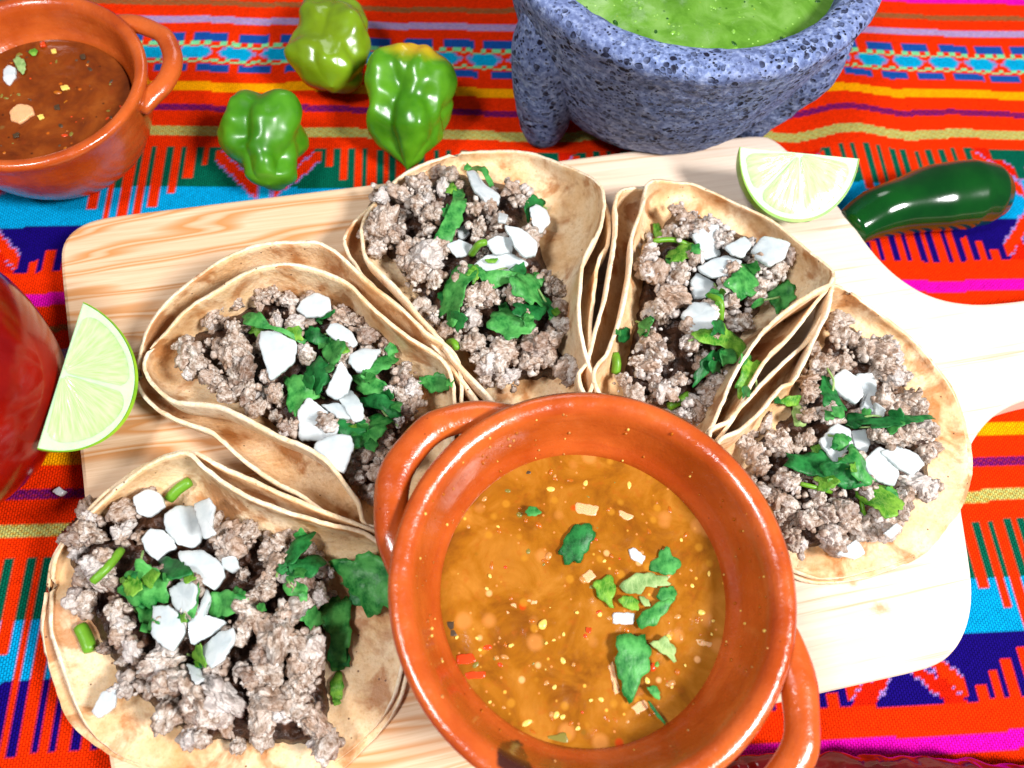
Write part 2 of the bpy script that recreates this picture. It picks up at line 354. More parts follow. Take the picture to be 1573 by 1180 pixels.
# ------------------------------------------------------------------ the cloth
PER, COMB = 16.6, 10.95
C_OR = lin(232, 46, 0); C_RED = lin(212, 28, 2)
def weave_colour(x, y):
    """Woven pattern: x along the stripes, y across (cm)."""
    x = np.round(x/0.13)*0.13; yq = np.round(y/0.085)*0.085
    d = np.mod(20.5 - yq, PER)
    c = np.empty(x.shape + (3,)); c[:] = C_OR
    def put(mask, col): c[mask] = col
    def band(a, b, col): put((d >= a) & (d < b), col)
    thr = (np.round(x/0.13) + np.round(yq/0.085)) % 3
    put((d < 0.25) | (d > PER-0.25), lin(222, 8, 170))
    band(1.1, 1.42, lin(142, 92, 52)); put((d >= 1.1) & (d < 1.42) & (thr == 0), lin(176, 70, 20))
    band(2.1, 2.55, lin(162, 140, 198)); put((d >= 2.1) & (d < 2.55) & (thr == 0), lin(190, 150, 170))
    band(6.02, 6.5, lin(246, 160, 0))
    band(7.3, 7.66, lin(104, 14, 100)); put((d >= 7.3) & (d < 7.66) & (thr == 0), lin(150, 30, 60))
    band(8.5, 8.96, lin(180, 182, 104)); put((d >= 8.5) & (d < 8.96) & (thr == 0), lin(190, 150, 60))
    q = np.mod(x + 0.45, 1.83)
    blue = lin(22, 78, 160)
    put((d > 3.15) & (d < 3.6) & (q < 1.38), blue); put((d > 4.95) & (d < 5.4) & (np.mod(q-0.25, 1.83) < 1.38), blue)
    cy = lin(0, 158, 206); mint = lin(120, 214, 150)
    qq = np.mod(q - 0.95, 1.83)
    put((d > 3.62) & (d < 4.93), C_OR)
    put((np.abs(qq-0.915) < 0.72 - np.abs(d-4.28)*0.9) & (np.abs(d-4.28) < 0.34), cy)
    chk = (np.floor(x/0.305) + np.floor(d/0.3)) % 2
    put((np.abs(d-4.28) >= 0.34) & (np.abs(d-4.28) < 0.65) & (chk == 0), mint)
    put((np.abs(np.abs(qq-0.915) - 0.78 + np.abs(d-4.28)*0.9) < 0.07) & (np.abs(d-4.28) < 0.34), lin(150, 130, 190))
    # broad figured band
    g, cyn, nv = lin(0, 88, 66), lin(0, 150, 206), lin(20, 4, 104)
    band(11.6, 13.4, cyn); band(13.4, 15.45, nv)
    put((d >= 9.6) & (d < 11.6), g)
    u = np.mod(x + 15.1 + COMB/2, COMB) - COMB/2             # 0 at the middle of a comb
    i = np.round(u/0.585); on = np.abs(u - i*0.585) < 0.165
    ai = np.abs(i)
    low = 9.6 + np.choose(np.clip(ai, 0, 5).astype(int), [6.2, 3.9, 3.0, 2.35, 1.6, 0.9])
    up = 15.45 - np.choose(np.clip(ai, 0, 5).astype(int), [6.2, 2.0, 1.6, 1.2, 0.9, 0.5])
    incomb = (ai <= 5)
    put(incomb & on & (d >= 9.6) & (d < low), C_OR); put(incomb & on & (d > up) & (d < 15.45), C_OR)
    put(incomb & on & (ai == 0) & (d >= 9.6) & (d < 15.45), C_OR)
    # arrows and stepped crosses between the combs
    w = np.abs(u) - COMB/2                                    # 0 halfway between two combs, negative towards a comb
    w = -w
    lav = lin(150, 120, 190)
    dd = d - 12.5
    for off, half, col in ((0.0, 0.42, lav), (0.0, 0.3, C_OR), (0.85, 0.36, lav), (0.85, 0.27, C_RED)):
        put((w < 2.1) & (np.abs(np.abs(dd)*0.9 - (w + 0.25 + off)) < half) & (np.abs(dd) < 2.75), col)
    put((w < 0.28) & (np.abs(dd) < 1.35), lav); put((w < 0.19) & (np.abs(dd) < 1.25), cy)
    put((w < 1.15) & (d > 9.75) & (d < 10.15), g); put((w < 0.22) & (d > 10.1) & (d < 11.2), g)
    put((w < 1.2 - (d-14.3)*0.0) & (d > 14.75) & (d < 15.45) & (w < 0.5 + (d-14.75)*1.1), nv)
    put((w > 1.15) & (w < 2.2) & (d > 9.6) & (d < 10.5) & (w - 1.15 < (10.5-d)*0.9), C_RED)
    put((w > 1.2) & (w < 2.2) & (d > 14.5) & (d < 15.45) & (w - 1.15 < (d-14.4)*0.8), C_RED)
    c *= 1 + 0.07*RNG.standard_normal(x.shape)[..., None]
    return np.clip(c, 0, 1)
def axis(a, b, step, lo, hi, cs):
    return np.unique(np.r_[np.arange(lo, a, cs), np.arange(a, b, step), np.arange(b, hi+0.1, cs)].round(4))
xs = axis(-34, 36, 0.1, -62, 66, 1.2); ys = axis(-23, 27, 0.085, -42, 58, 1.2)
X, Y = np.meshgrid(xs, ys, indexing='ij')
amp = 0.22*np.exp(-((X-14.5)/5)**2-((Y-12)/6)**2) + 0.10*np.exp(-((X+9)/6)**2-((Y-17)/4)**2)
warp = amp*np.sin(X*1.05+0.7) + 0.10*np.sin(X*0.21+Y*0.1)
Zc = 0.55*amp*(1+np.sin(X*1.05-Y*0.25)) + 0.035*(1+np.sin(X*0.5+Y*0.33))
vv = np.stack([X, Y, Zc], -1).reshape(-1, 3); nx, ny = X.shape
idx = np.arange(nx*ny).reshape(nx, ny)
fq = np.stack([idx[:-1, :-1], idx[1:, :-1], idx[1:, 1:], idx[:-1, 1:]], -1).reshape(-1, 4)
me = bpy.data.meshes.new('tablecloth')
me.vertices.add(len(vv)); me.vertices.foreach_set('co', vv.ravel())
me.loops.add(fq.size); me.loops.foreach_set('vertex_index', fq.ravel().astype(np.int32))
me.polygons.add(len(fq)); me.polygons.foreach_set('loop_start', np.arange(0, fq.size, 4, dtype=np.int32)); me.polygons.foreach_set('loop_total', np.full(len(fq), 4, dtype=np.int32))
me.update(); me.validate()
ca = me.color_attributes.new('weave', 'FLOAT_COLOR', 'POINT')
wc = weave_colour(X.ravel(), (Y+warp).ravel()); ca.data.foreach_set('color', np.c_[wc, np.ones(len(wc))].ravel().astype(np.float32))
me.polygons.foreach_set('use_smooth', np.ones(len(me.polygons), dtype=bool)); me.materials.append(M['cloth'])
cloth = bpy.data.objects.new('tablecloth', me); COL.objects.link(cloth)
tag(cloth, 'orange woven cotton cloth with striped and comb patterns spread under everything', 'tablecloth')
tb = mk('table', [(-70, -50, -3), (74, -50, -3), (74, 66, -3), (-70, 66, -3), (-70, -50, -.06), (74, -50, -.06), (74, 66, -.06), (-70, 66, -.06)],
    [(0, 3, 2, 1), (4, 5, 6, 7), (0, 1, 5, 4), (1, 2, 6, 5), (2, 3, 7, 6), (3, 0, 4, 7)], mat_plain('brown_table', lin(96, 62, 38), 0.5, 0.1), smooth=False, kind='structure')

# ------------------------------------------------------------------ the cutting board
BT = 1.6
def build_board():
    px = [(150, 333), (660, 271), (1160, 206), (1192, 211), (1250, 270), (1308, 338), (1342, 387), (1382, 427), (1432, 456), (1490, 467), (1545, 464), (1640, 451), (1760, 438), (1830, 440), (1875, 470), (1885, 515), (1865, 555), (1810, 575), (1650, 597), (1573, 613),
          (1530, 635), (1500, 670), (1482, 712), (1475, 760), (1488, 840), (1497, 905), (1492, 955), (1474, 997), (1440, 1025), (1250, 1068), (700, 1192), (230, 1298), (205, 1294), (190, 1275), (165, 1180), (130, 790), (92, 412), (92, 376), (112, 350)]
    pts = np.array(PP(px, BT))[:, :2]
    out = []
    n = len(pts)
    for i in range(n):                                        # two rounds of corner cutting only where the outline bends gently
        out.append(pts[i])
    for _ in range(2):
        q = []
        for i in range(len(out)):
            a, b = out[i], out[(i+1) % len(out)]
            L = np.linalg.norm(b-a); t = min(0.25, 0.5/max(L, 1e-6))
            q += [a+(b-a)*t, b-(b-a)*t]
        out = q
    out = np.array(out); N = len(out)
    e = np.roll(out, -1, 0)-np.roll(out, 1, 0); nr = np.stack([e[:, 1], -e[:, 0]], 1); nr /= np.linalg.norm(nr, axis=1)[:, None]
    area = 0.5*np.sum(out[:, 0]*np.roll(out[:, 1], -1)-np.roll(out[:, 0], -1)*out[:, 1])
    if area < 0: nr = -nr
    rings = [(0.14, 0.02), (0.0, 0.14), (0.0, BT-0.16), (0.05, BT-0.05), (0.16, BT)]
    v = []
    for ins, z in rings: v += [(p[0]-q[0]*ins, p[1]-q[1]*ins, z) for p, q in zip(out, nr)]
    f = grid_faces(len(rings), N, close_v=True)
    f.append(tuple(range(N))); f.append(tuple((len(rings)-1)*N+k for k in range(N)))
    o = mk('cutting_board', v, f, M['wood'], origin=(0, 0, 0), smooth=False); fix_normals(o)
    return tag(o, 'pale pine cutting board with a rounded handle carrying the tacos', 'cutting board')
board = build_board()

# ------------------------------------------------------------------ cut shapes: onion, cilantro
ACC = {'v': [], 'f': []}                                      # everything a garnish piece may rest on
def acc(o):
    w = wloc(o); mw = o.matrix_basis.to_3x3(); b = len(ACC['v'])
    mesh = o.data; co = np.empty(len(mesh.vertices)*3); mesh.vertices.foreach_get('co', co); co = co.reshape(-1, 3)
    R3 = np.array(mw); co = co @ R3.T + np.array(w)
    ACC['v'] += [tuple(c) for c in co]; ACC['f'] += [tuple(b+i for i in p.vertices) for p in mesh.polygons]
def bvh(): return BVHTree.FromPolygons(ACC['v'], ACC['f'])
def height(tree, x, y, zdef):
    """Height of whatever the photograph shows at pixel (x, y)."""
    d = P(x, y, 0)-CPOS; d = Vector(d).normalized()
    h = tree.ray_cast(Vector(CPOS), d, 100)
    return h[0].z if h[0] is not None else zdef
def flake(name, poly, tree, mat, parent, thick=0.2, curl=0.12, kind='onion', lift=0.08, zfix=None, crumple=0.0, seed=0, flatten=0.55):
    rnd = random.Random(seed)
    poly = list(poly); n0 = len(poly)
    if zfix is None:
        hs = [height(tree, x, y, 2.5) for x, y in poly]
        cx0, cy0 = np.mean([p[0] for p in poly]), np.mean([p[1] for p in poly])
        hc = height(tree, cx0, cy0, 2.5); mean = 0.5*max(hc, np.mean(hs))+0.5*max(hs+[hc])-0.05
        A = np.c_[np.array(poly)-np.array([cx0, cy0]), np.ones(n0)]
        co, *_ = np.linalg.lstsq(np.r_[A, [[0, 0, 2.]]], np.r_[hs, 2*hc], rcond=None)
        zs = A @ co; zs = mean+(zs-zs.mean())*(1-flatten)
        zs = np.clip(zs, mean-0.5, mean+0.5)+lift
    else:
        zs = np.full(n0, zfix)
    ring = [P(p[0], p[1], z) for p, z in zip(poly, zs)]
    ring = np.array(ring)
    rounds = 1 if kind == 'onion' else 2
    for _ in range(rounds):
        nx_ = []
        for i in range(len(ring)):
            a, b = ring[i], ring[(i+1) % len(ring)]
            t = 0.05 if kind == 'onion' else 0.2
            nx_ += [a+(b-a)*t, b-(b-a)*t]
        ring = np.array(nx_)
    L = np.linalg.norm(np.roll(ring, -1, 0)-ring, axis=1).sum(); ring = resample(np.vstack([ring, ring[:1]]), max(20, int(L/0.09)) if kind != 'onion' else max(18, int(L/0.09)))[:-1]
    N = len(ring); c = ring.mean(0)
    rnd_l = rnd.choice((5, 6, 7, 8))
    if kind == 'leaf':                                        # toothed edge
        for i in range(N):
            k = 0.88 + 0.30*abs(math.sin(i*math.pi/N*rnd_l+seed))**0.7 + 0.05*math.sin(i*2*math.pi/3.7+seed) + 0.05*(rnd.random()-0.5)
            ring[i] = c+(ring[i]-c)*k
    else:
        for i in range(N): ring[i] = ring[i] + np.array([rnd.uniform(-1, 1), rnd.uniform(-1, 1), 0])*0.018
    size = np.linalg.norm(ring-c, axis=1).mean()
    cd = rnd.uniform(0, math.pi); cdx, cdy = math.cos(cd), math.sin(cd)
    ks = [1.0, 0.93, 0.75, 0.5, 0.25] if kind == 'onion' else [1.0, 0.8, 0.6, 0.4, 0.2]
    top, bot = [], []
    for k in ks:
        for p in ring:
            q = c+(p-c)*k
            s = (q[0]-c[0])*cdx+(q[1]-c[1])*cdy
            zz = curl*size*(1-(s/max(size, 1e-3))**2)
            if crumple: zz += crumple*noise.noise(Vector((q[0]*1.7+seed, q[1]*1.7, seed*0.37)))
            edge = thick*0.16 if k > 0.95 else 0.0
            top.append((q[0], q[1], q[2]+zz-edge)); bot.append((q[0], q[1], q[2]+zz-thick+edge))
    K = len(ks)
    zc_ = curl*size + (crumple*noise.noise(Vector((c[0]*1.7+seed, c[1]*1.7, seed*0.37))) if crumple else 0)
    v = top+bot+[(c[0], c[1], c[2]+zc_), (c[0], c[1], c[2]+zc_-thick)]
    f = grid_faces(K, N, close_v=True)+[tuple(reversed(q)) for q in grid_faces(K, N, close_v=True, off=K*N)]
    for i in range(N):
        j = (i+1) % N
        f.append(((K-1)*N+i, (K-1)*N+j, 2*K*N)); f.append((K*N+(K-1)*N+j, K*N+(K-1)*N+i, 2*K*N+1))
        f.append((i, K*N+i, K*N+j, j))
    o = mk(name, v, f, mat, parent, origin=tuple(c)); fix_normals(o)
    return o
def stem_piece(name, a, b, width_px, tree, mat, parent, bend=0.0, zfix=None):
    za, zb = (height(tree, *a, 2.5), height(tree, *b, 2.5)) if zfix is None else (zfix, zfix)
    zm = max(za, zb, height(tree, (a[0]+b[0])/2, (a[1]+b[1])/2, 2.5) if zfix is None else 0)
    r = width_px/44.0/2*0.92
    za = 0.5*(za+zm)+r*0.6; zb = 0.5*(zb+zm)+r*0.6
    A, B = P(*a, za), P(*b, zb); mid = (A+B)/2; mid[2] = max(mid[2], zm+r*0.4); side = np.cross(B-A, (0, 0, 1)); mid = mid+side*bend
    path = smooth_curve([A, mid, B], 9)
    v, f = tube(path, [r*0.93]+[r]*7+[r*0.9], 12)
    o = mk(name, v, f, mat, parent, origin=tuple(mid)); fix_normals(o); return o

# ------------------------------------------------------------------ meat: ten crumbly lumps shared by every taco
def lump(seed):
    rg = np.random.default_rng(seed)
    bm = bmesh.new(); bmesh.ops.create_icosphere(bm, subdivisions=5 if seed < 6 else 4, radius=1.0)
    d = np.array([v.co[:] for v in bm.verts]); d /= np.linalg.norm(d, axis=1)[:, None]
    s = rg.uniform(0.72, 1.22, 3)
    off = Vector(rg.uniform(-50, 50, 3))
    for v, dd in zip(bm.verts, d):
        p = Vector(dd)
        w = p+0.35*noise.noise_vector(p*1.7+off)
        big = noise.noise(w*1.2+off)*0.52+noise.noise(w*2.4+off)*0.28
        v1 = noise.voronoi(w*1.7+off)[0]; v2 = noise.voronoi(w*5.2-off)[0]; v3 = noise.voronoi(w*11.0+off*2)[0]
        f1 = min(0.34, v1[1]-v1[0]); f2 = min(0.26, v2[1]-v2[0]); f3 = min(0.3, v3[1]-v3[0])
        gate = 0.6+0.8*noise.noise(w*1.9-off)
        rr = max(0.3, 0.80+big+f1*0.40+f2*0.28*gate+f3*0.16)
        q = p*rr
        v.co = Vector((q.x*s[0], q.y*s[1], q.z*s[2]))+noise.noise_vector(q*6.5+off)*0.05
    me_ = bpy.data.meshes.new('meat_chunk'); bm.to_mesh(me_); bm.free()
    me_.polygons.foreach_set('use_smooth', np.ones(len(me_.polygons), dtype=bool)); me_.materials.append(M['meat'])
    return me_
LUMPS = [lump(i) for i in range(12)]
_b = bmesh.new(); bmesh.ops.create_icosphere(_b, subdivisions=2, radius=1.0); ICO_V = [v.co.copy() for v in _b.verts]; _b.verts.index_update(); ICO_F = [tuple(v.index for v in q.verts) for q in _b.faces]; _b.free()
def chunk(parent, p, r, rnd, name='meat_chunk', mats=None):
    me_ = rnd.choice(LUMPS[:6] if r > 0.42 else LUMPS[6:])
    o = bpy.data.objects.new(name, me_); COL.objects.link(o); o.parent = parent
    o.location = Vector(p)-wloc(parent); o.rotation_euler = [rnd.uniform(0, 6.28) for _ in range(3)]
    o.scale = (r*rnd.uniform(0.75, 1.35), r*rnd.uniform(0.75, 1.2), r*rnd.uniform(0.65, 0.95))
    return o
def acc_lump(o):
    me_ = o.data; b = len(ACC['v'])
    mt = Matrix.Translation(wloc(o)) @ o.rotation_euler.to_matrix().to_4x4() @ Matrix.Diagonal((*o.scale, 1))
    co = np.empty(len(me_.vertices)*3); me_.vertices.foreach_get('co', co); co = co.reshape(-1, 3)
    m3 = np.array(mt.to_3x3()); co = co @ m3.T+np.array(mt.translation)
    lo, hi = co.min(0), co.max(0); c = (lo+hi)/2; h = (hi-lo)/2*0.93        # an ellipsoid is close enough for resting heights
    for i in range(5):
        for j in range(8):
            th = math.pi*i/4; ph = 2*math.pi*j/8
            ACC['v'].append((c[0]+h[0]*math.sin(th)*math.cos(ph), c[1]+h[1]*math.sin(th)*math.sin(ph), c[2]+h[2]*math.cos(th)))
    ACC['f'] += [tuple(b+k for k in q) for q in grid_faces(5, 8, close_v=True)]

def hull(pts):
    pts = sorted(set(map(tuple, pts)))
    def half(ps):
        h = []
        for p in ps:
            while len(h) > 1 and (h[-1][0]-h[-2][0])*(p[1]-h[-2][1])-(h[-1][1]-h[-2][1])*(p[0]-h[-2][0]) <= 0: h.pop()
            h.append(p)
        return h
    a, b = half(pts), half(pts[::-1]); return np.array(a[:-1]+b[:-1], float)
def inside_dist(h, x, y):
    a = h; b = np.roll(h, -1, 0); e = b-a; n = np.stack([-e[:, 1], e[:, 0]], 1); n /= np.linalg.norm(n, axis=1)[:, None]
    return float(np.min((x-a[:, 0])*n[:, 0]+(y-a[:, 1])*n[:, 1]))

def tortilla(name, parent, A, left, right, B, zf, fl, fr, th=0.115, seed=0, N=76, Mx=36, ns=(3.2, 3.2)):
    """A round tortilla folded into a trough: left and right rims run from end A to end B."""
    A, B = P(*A), P(*B)
    Lc = smooth_curve([A]+PP(left)+[B], N); Rc = smooth_curve([A]+PP(right)+[B], N)
    top = np.zeros((N, Mx, 3))
    for i in range(N):
        l, r = Lc[i], Rc[i]; w = np.linalg.norm(r-l); u = i/(N-1)
        ph = np.linspace(0, math.pi, 121); sn, cs = np.abs(np.sin(ph)), np.cos(ph)
        nl, nr_ = ns
        ex = np.where(ph < math.pi/2, 2.0/nl, 2.0/nr_)
        x_ = -np.sign(cs)*np.abs(cs)**ex; h_ = sn**ex
        dl, dr = min(max(l[2]-zf, 0.02), 1.1*w), min(max(r[2]-zf, 0.02), 1.1*w)
        g = np.clip((x_+1)/2, 0, 1)[:, None]
        sec = l*(1-g)+r*g
        sec[:, 2] = np.where(ph < math.pi/2, l[2]-dl*h_, r[2]-dr*h_)
        if abs((l[2]-dl)-(r[2]-dr)) > 1e-3:                     # meet in the middle where one rim is much lower
            e = (r[2]-dr)-(l[2]-dl); k = g[:, 0]*g[:, 0]*(3-2*g[:, 0]); sec[:, 2] = np.where(ph < math.pi/2, sec[:, 2]+e*k, sec[:, 2]-e*(1-k))
        top[i] = resample(sec, Mx)
        top[i, :, 2] = np.maximum(top[i, :, 2], BT+th+0.03+0.02*seed % 0.05)
    for i in range(N):
        for j in range(Mx):
            q = top[i, j]; k = 0.5
            top[i, j] += np.array(noise.noise_vector(Vector(q)*0.55+Vector((seed*5.1, 0, 0))))*0.055
            e = min(j, Mx-1-j)
            if e < 2: top[i, j] += np.array(noise.noise_vector(Vector(q)*3.2+Vector((seed*3.3, 1, 0))))*(0.035 if e == 0 else 0.012)
    du = np.gradient(top, axis=0); dv = np.gradient(top, axis=1); n = np.cross(du, dv); ln = np.linalg.norm(n, axis=2, keepdims=True); n /= np.where(ln < 1e-7, 1, ln)
    if n[N//2, Mx//2, 2] < 0: n = -n
    thk = np.full((N, Mx, 1), th)
    bot = top-n*thk
    bot[..., 2] = np.maximum(bot[..., 2], BT+0.01)
    mid_l = (top[:, 0]+bot[:, 0])/2; v = np.concatenate([top.reshape(-1, 3), bot.reshape(-1, 3)])
    f = grid_faces(N, Mx); o2 = N*Mx
    f += [tuple(reversed(q)) for q in grid_faces(N, Mx, off=o2)]
    for i in range(N-1):
        f.append((i*Mx, (i+1)*Mx, o2+(i+1)*Mx, o2+i*Mx)); f.append((i*Mx+Mx-1, o2+i*Mx+Mx-1, o2+(i+1)*Mx+Mx-1, (i+1)*Mx+Mx-1))
    o = mk(name, v, f, M['tort'], parent, origin=None)
    fix_normals(o)
    o.data.materials.append(M['tortin'])
    nf = (N-1)*(Mx-1); o.data.polygons.foreach_set('material_index', np.r_[np.ones(nf, np.int32), np.zeros(len(o.data.polygons)-nf, np.int32)])
    acc(o); return o

def taco(label, spec):
    base = P(*spec['base'], BT)
    t = thing('taco', label, 'taco', base, 'folded pork tacos on the board')
    rnd = random.Random(spec['seed'])
    for q in spec['tortillas']: tortilla('tortilla', t, **q)
    keys = spec['clumps']; zlo, zhi = spec['z']
    pts = np.array([(x, y) for x, y, r in keys]); c = pts.mean(0)
    H = hull([tuple(c+(p-c)*1.08) for p in pts])
    def hz(x, y):
        d = max(0.0, inside_dist(H, x, y)+18)/spec.get('fall', 95.0); d = min(1, d)
        return zlo+(zhi-zlo)*(1-(1-d)**2)+0.3*noise.noise(Vector((x*0.018, y*0.018, spec['seed'])))
    # bed under the lumps, coloured dark for the shade in the gaps
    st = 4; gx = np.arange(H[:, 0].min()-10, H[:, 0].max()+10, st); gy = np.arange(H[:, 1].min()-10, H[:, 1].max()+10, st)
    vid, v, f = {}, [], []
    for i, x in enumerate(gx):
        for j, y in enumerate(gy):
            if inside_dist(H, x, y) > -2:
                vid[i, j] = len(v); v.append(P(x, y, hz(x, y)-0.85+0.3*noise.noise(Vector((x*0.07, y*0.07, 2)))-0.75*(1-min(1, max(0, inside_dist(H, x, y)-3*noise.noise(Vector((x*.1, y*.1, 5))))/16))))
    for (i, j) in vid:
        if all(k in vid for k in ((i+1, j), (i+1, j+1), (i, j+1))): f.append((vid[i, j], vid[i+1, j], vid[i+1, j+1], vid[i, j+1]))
    bed = mk('shaded_meat_bed', v, f, M['bed'], t, kind='stuff'); acc(bed)
    done = []
    for x, y, r in keys:
        rr = r/44.0*rnd.uniform(0.85, 1.22)
        z = hz(x, y)-rr*0.45+rnd.uniform(-0.05, 0.05); p = P(x, y, z); done.append((x, y, r))
        ns_ = 4 if rr > 0.62 else 3
        for q in range(ns_):                                  # a clump is a few ragged bits pressed together
            a = rnd.uniform(0, 6.28)+q*2*math.pi/ns_; e = rr*(0.0 if q == 0 else rnd.uniform(0.4, 0.75)); r3 = rr*(rnd.uniform(0.72, 0.92) if q == 0 else rnd.uniform(0.42, 0.72))
            acc_lump(chunk(t, (p[0]+e*math.cos(a), p[1]+e*math.sin(a), p[2]+rnd.uniform(-0.12, 0.1)*rr), r3, rnd))
    for _ in range(spec.get('fill', 60)):
        for _try in range(20):
            x, y = rnd.uniform(H[:, 0].min(), H[:, 0].max()), rnd.uniform(H[:, 1].min(), H[:, 1].max())
            if inside_dist(H, x, y) > 2: break
        r2 = rnd.uniform(0.16, 0.42)
        chunk(t, P(x, y, hz(x, y)-0.7-r2*0.4+rnd.uniform(-0.1, 0.1)), r2, rnd)
    cv, cf = [], []                                           # crumbs too small to pick apart, one mesh
    for x, y, r in keys:
        for _ in range(9):
            a = rnd.uniform(0, 6.28); q = r*rnd.uniform(0.55, 1.25); x2, y2 = x+math.cos(a)*q, y+math.sin(a)*q
            if inside_dist(H, x2, y2) < -12: continue
            rr = rnd.uniform(0.05, 0.17); c0 = P(x2, y2, hz(x2, y2)-0.12-0.25*(q/r-0.5)+rnd.uniform(-.12, .06)); s3 = [rnd.uniform(.7, 1.3) for _ in range(3)]; o3 = Vector((rnd.uniform(-9, 9), rnd.uniform(-9, 9), 0)); b0 = len(cv)
            for d in ICO_V:
                w = rr*(0.85+0.5*noise.noise(d*1.4+o3)+0.2*noise.noise(d*3.1+o3)); cv.append((c0[0]+d.x*w*s3[0], c0[1]+d.y*w*s3[1], c0[2]+d.z*w*s3[2]))
            cf += [tuple(b0+i for i in t_) for t_ in ICO_F]
    mk('meat_crumbs', cv, cf, M['meat'], t, kind='stuff')
    tree = bvh(); k = 0
    for kind, poly in spec['bits']:
        k += 1; sd = spec['seed']*31+k
        if kind == 'o':
            o = flake('onion_piece', poly, tree, M['onion'], t, thick=rnd.uniform(0.13, 0.2), curl=rnd.uniform(0.0, 0.2), seed=sd, lift=0.24, flatten=0.45)
        elif kind[0] == 's':
            o = stem_piece('cilantro_stem', poly[0], poly[1], float(kind[1:]), tree, M['stem'], t, rnd.uniform(-.12, .12))
        else:
            o = flake('cilantro_leaf', poly, tree, M[kind], t, thick=0.03, curl=rnd.uniform(0.05, 0.35), kind='leaf', lift=0.14, crumple=0.2, seed=sd, flatten=0.25)
        acc(o)
        if kind in ('ld', 'lg', 'lb'):                        # small leaflets torn off the larger leaf
            px_ = np.array(poly); cxy = px_.mean(0); sz = np.linalg.norm(px_-cxy, axis=1).mean()
            if sz > 11 and rnd.random() < 0.6:
                e = px_[rnd.randrange(len(poly))]; e = cxy+(e-cxy)*1.35
                stem_piece('cilantro_stem', tuple(cxy), tuple(e), 3.6, tree, M['lp'], t, rnd.uniform(-.2, .2))
            if sz > 13:
                for q in range(2):
                    c2 = cxy+(px_[rnd.randrange(len(poly))]-cxy)*rnd.uniform(0.5, 1.05); a0 = rnd.uniform(0, 6.28); s2 = sz*rnd.uniform(0.34, 0.5)
                    lf = [(c2[0]+s2*math.cos(a0+w)*e, c2[1]+s2*math.sin(a0+w)*e) for w, e in ((0, 1.3), (0.6, 0.8), (1.1, 1.15), (1.9, 0.6), (3.1, 0.9), (4.4, 0.6), (5.2, 1.15), (5.7, 0.8))]
                    flake('cilantro_leaf', lf, tree, M[rnd.choice(('lg', 'lb', 'lg', 'ld'))], t, thick=0.025, curl=rnd.uniform(0.1, 0.4), kind='leaf', lift=0.2, crumple=0.1, seed=sd*7+q, flatten=0.3)
        if k % 3 == 0: tree = bvh()
    return t

# ------------------------------------------------------------------ the five tacos
a1 = lambda l: Z(l, 2.36, 0, 680); a3 = lambda l: Z(l, 2.745, 300, 750)
b2 = lambda l: Z(l, 2.744, 200, 370); c3 = lambda l: Z(l, 2.776, 500, 200); d4 = lambda l: Z(l, 2.622, 880, 250); e5 = lambda l: Z(l, 2.36, 1073, 400)
def cl(l, k, ox, oy): return [(x/k+ox, y/k+oy, r/k*0.86) for x, y, r in l]
def wz(l, z): return [(p[0], p[1], z) for p in l]

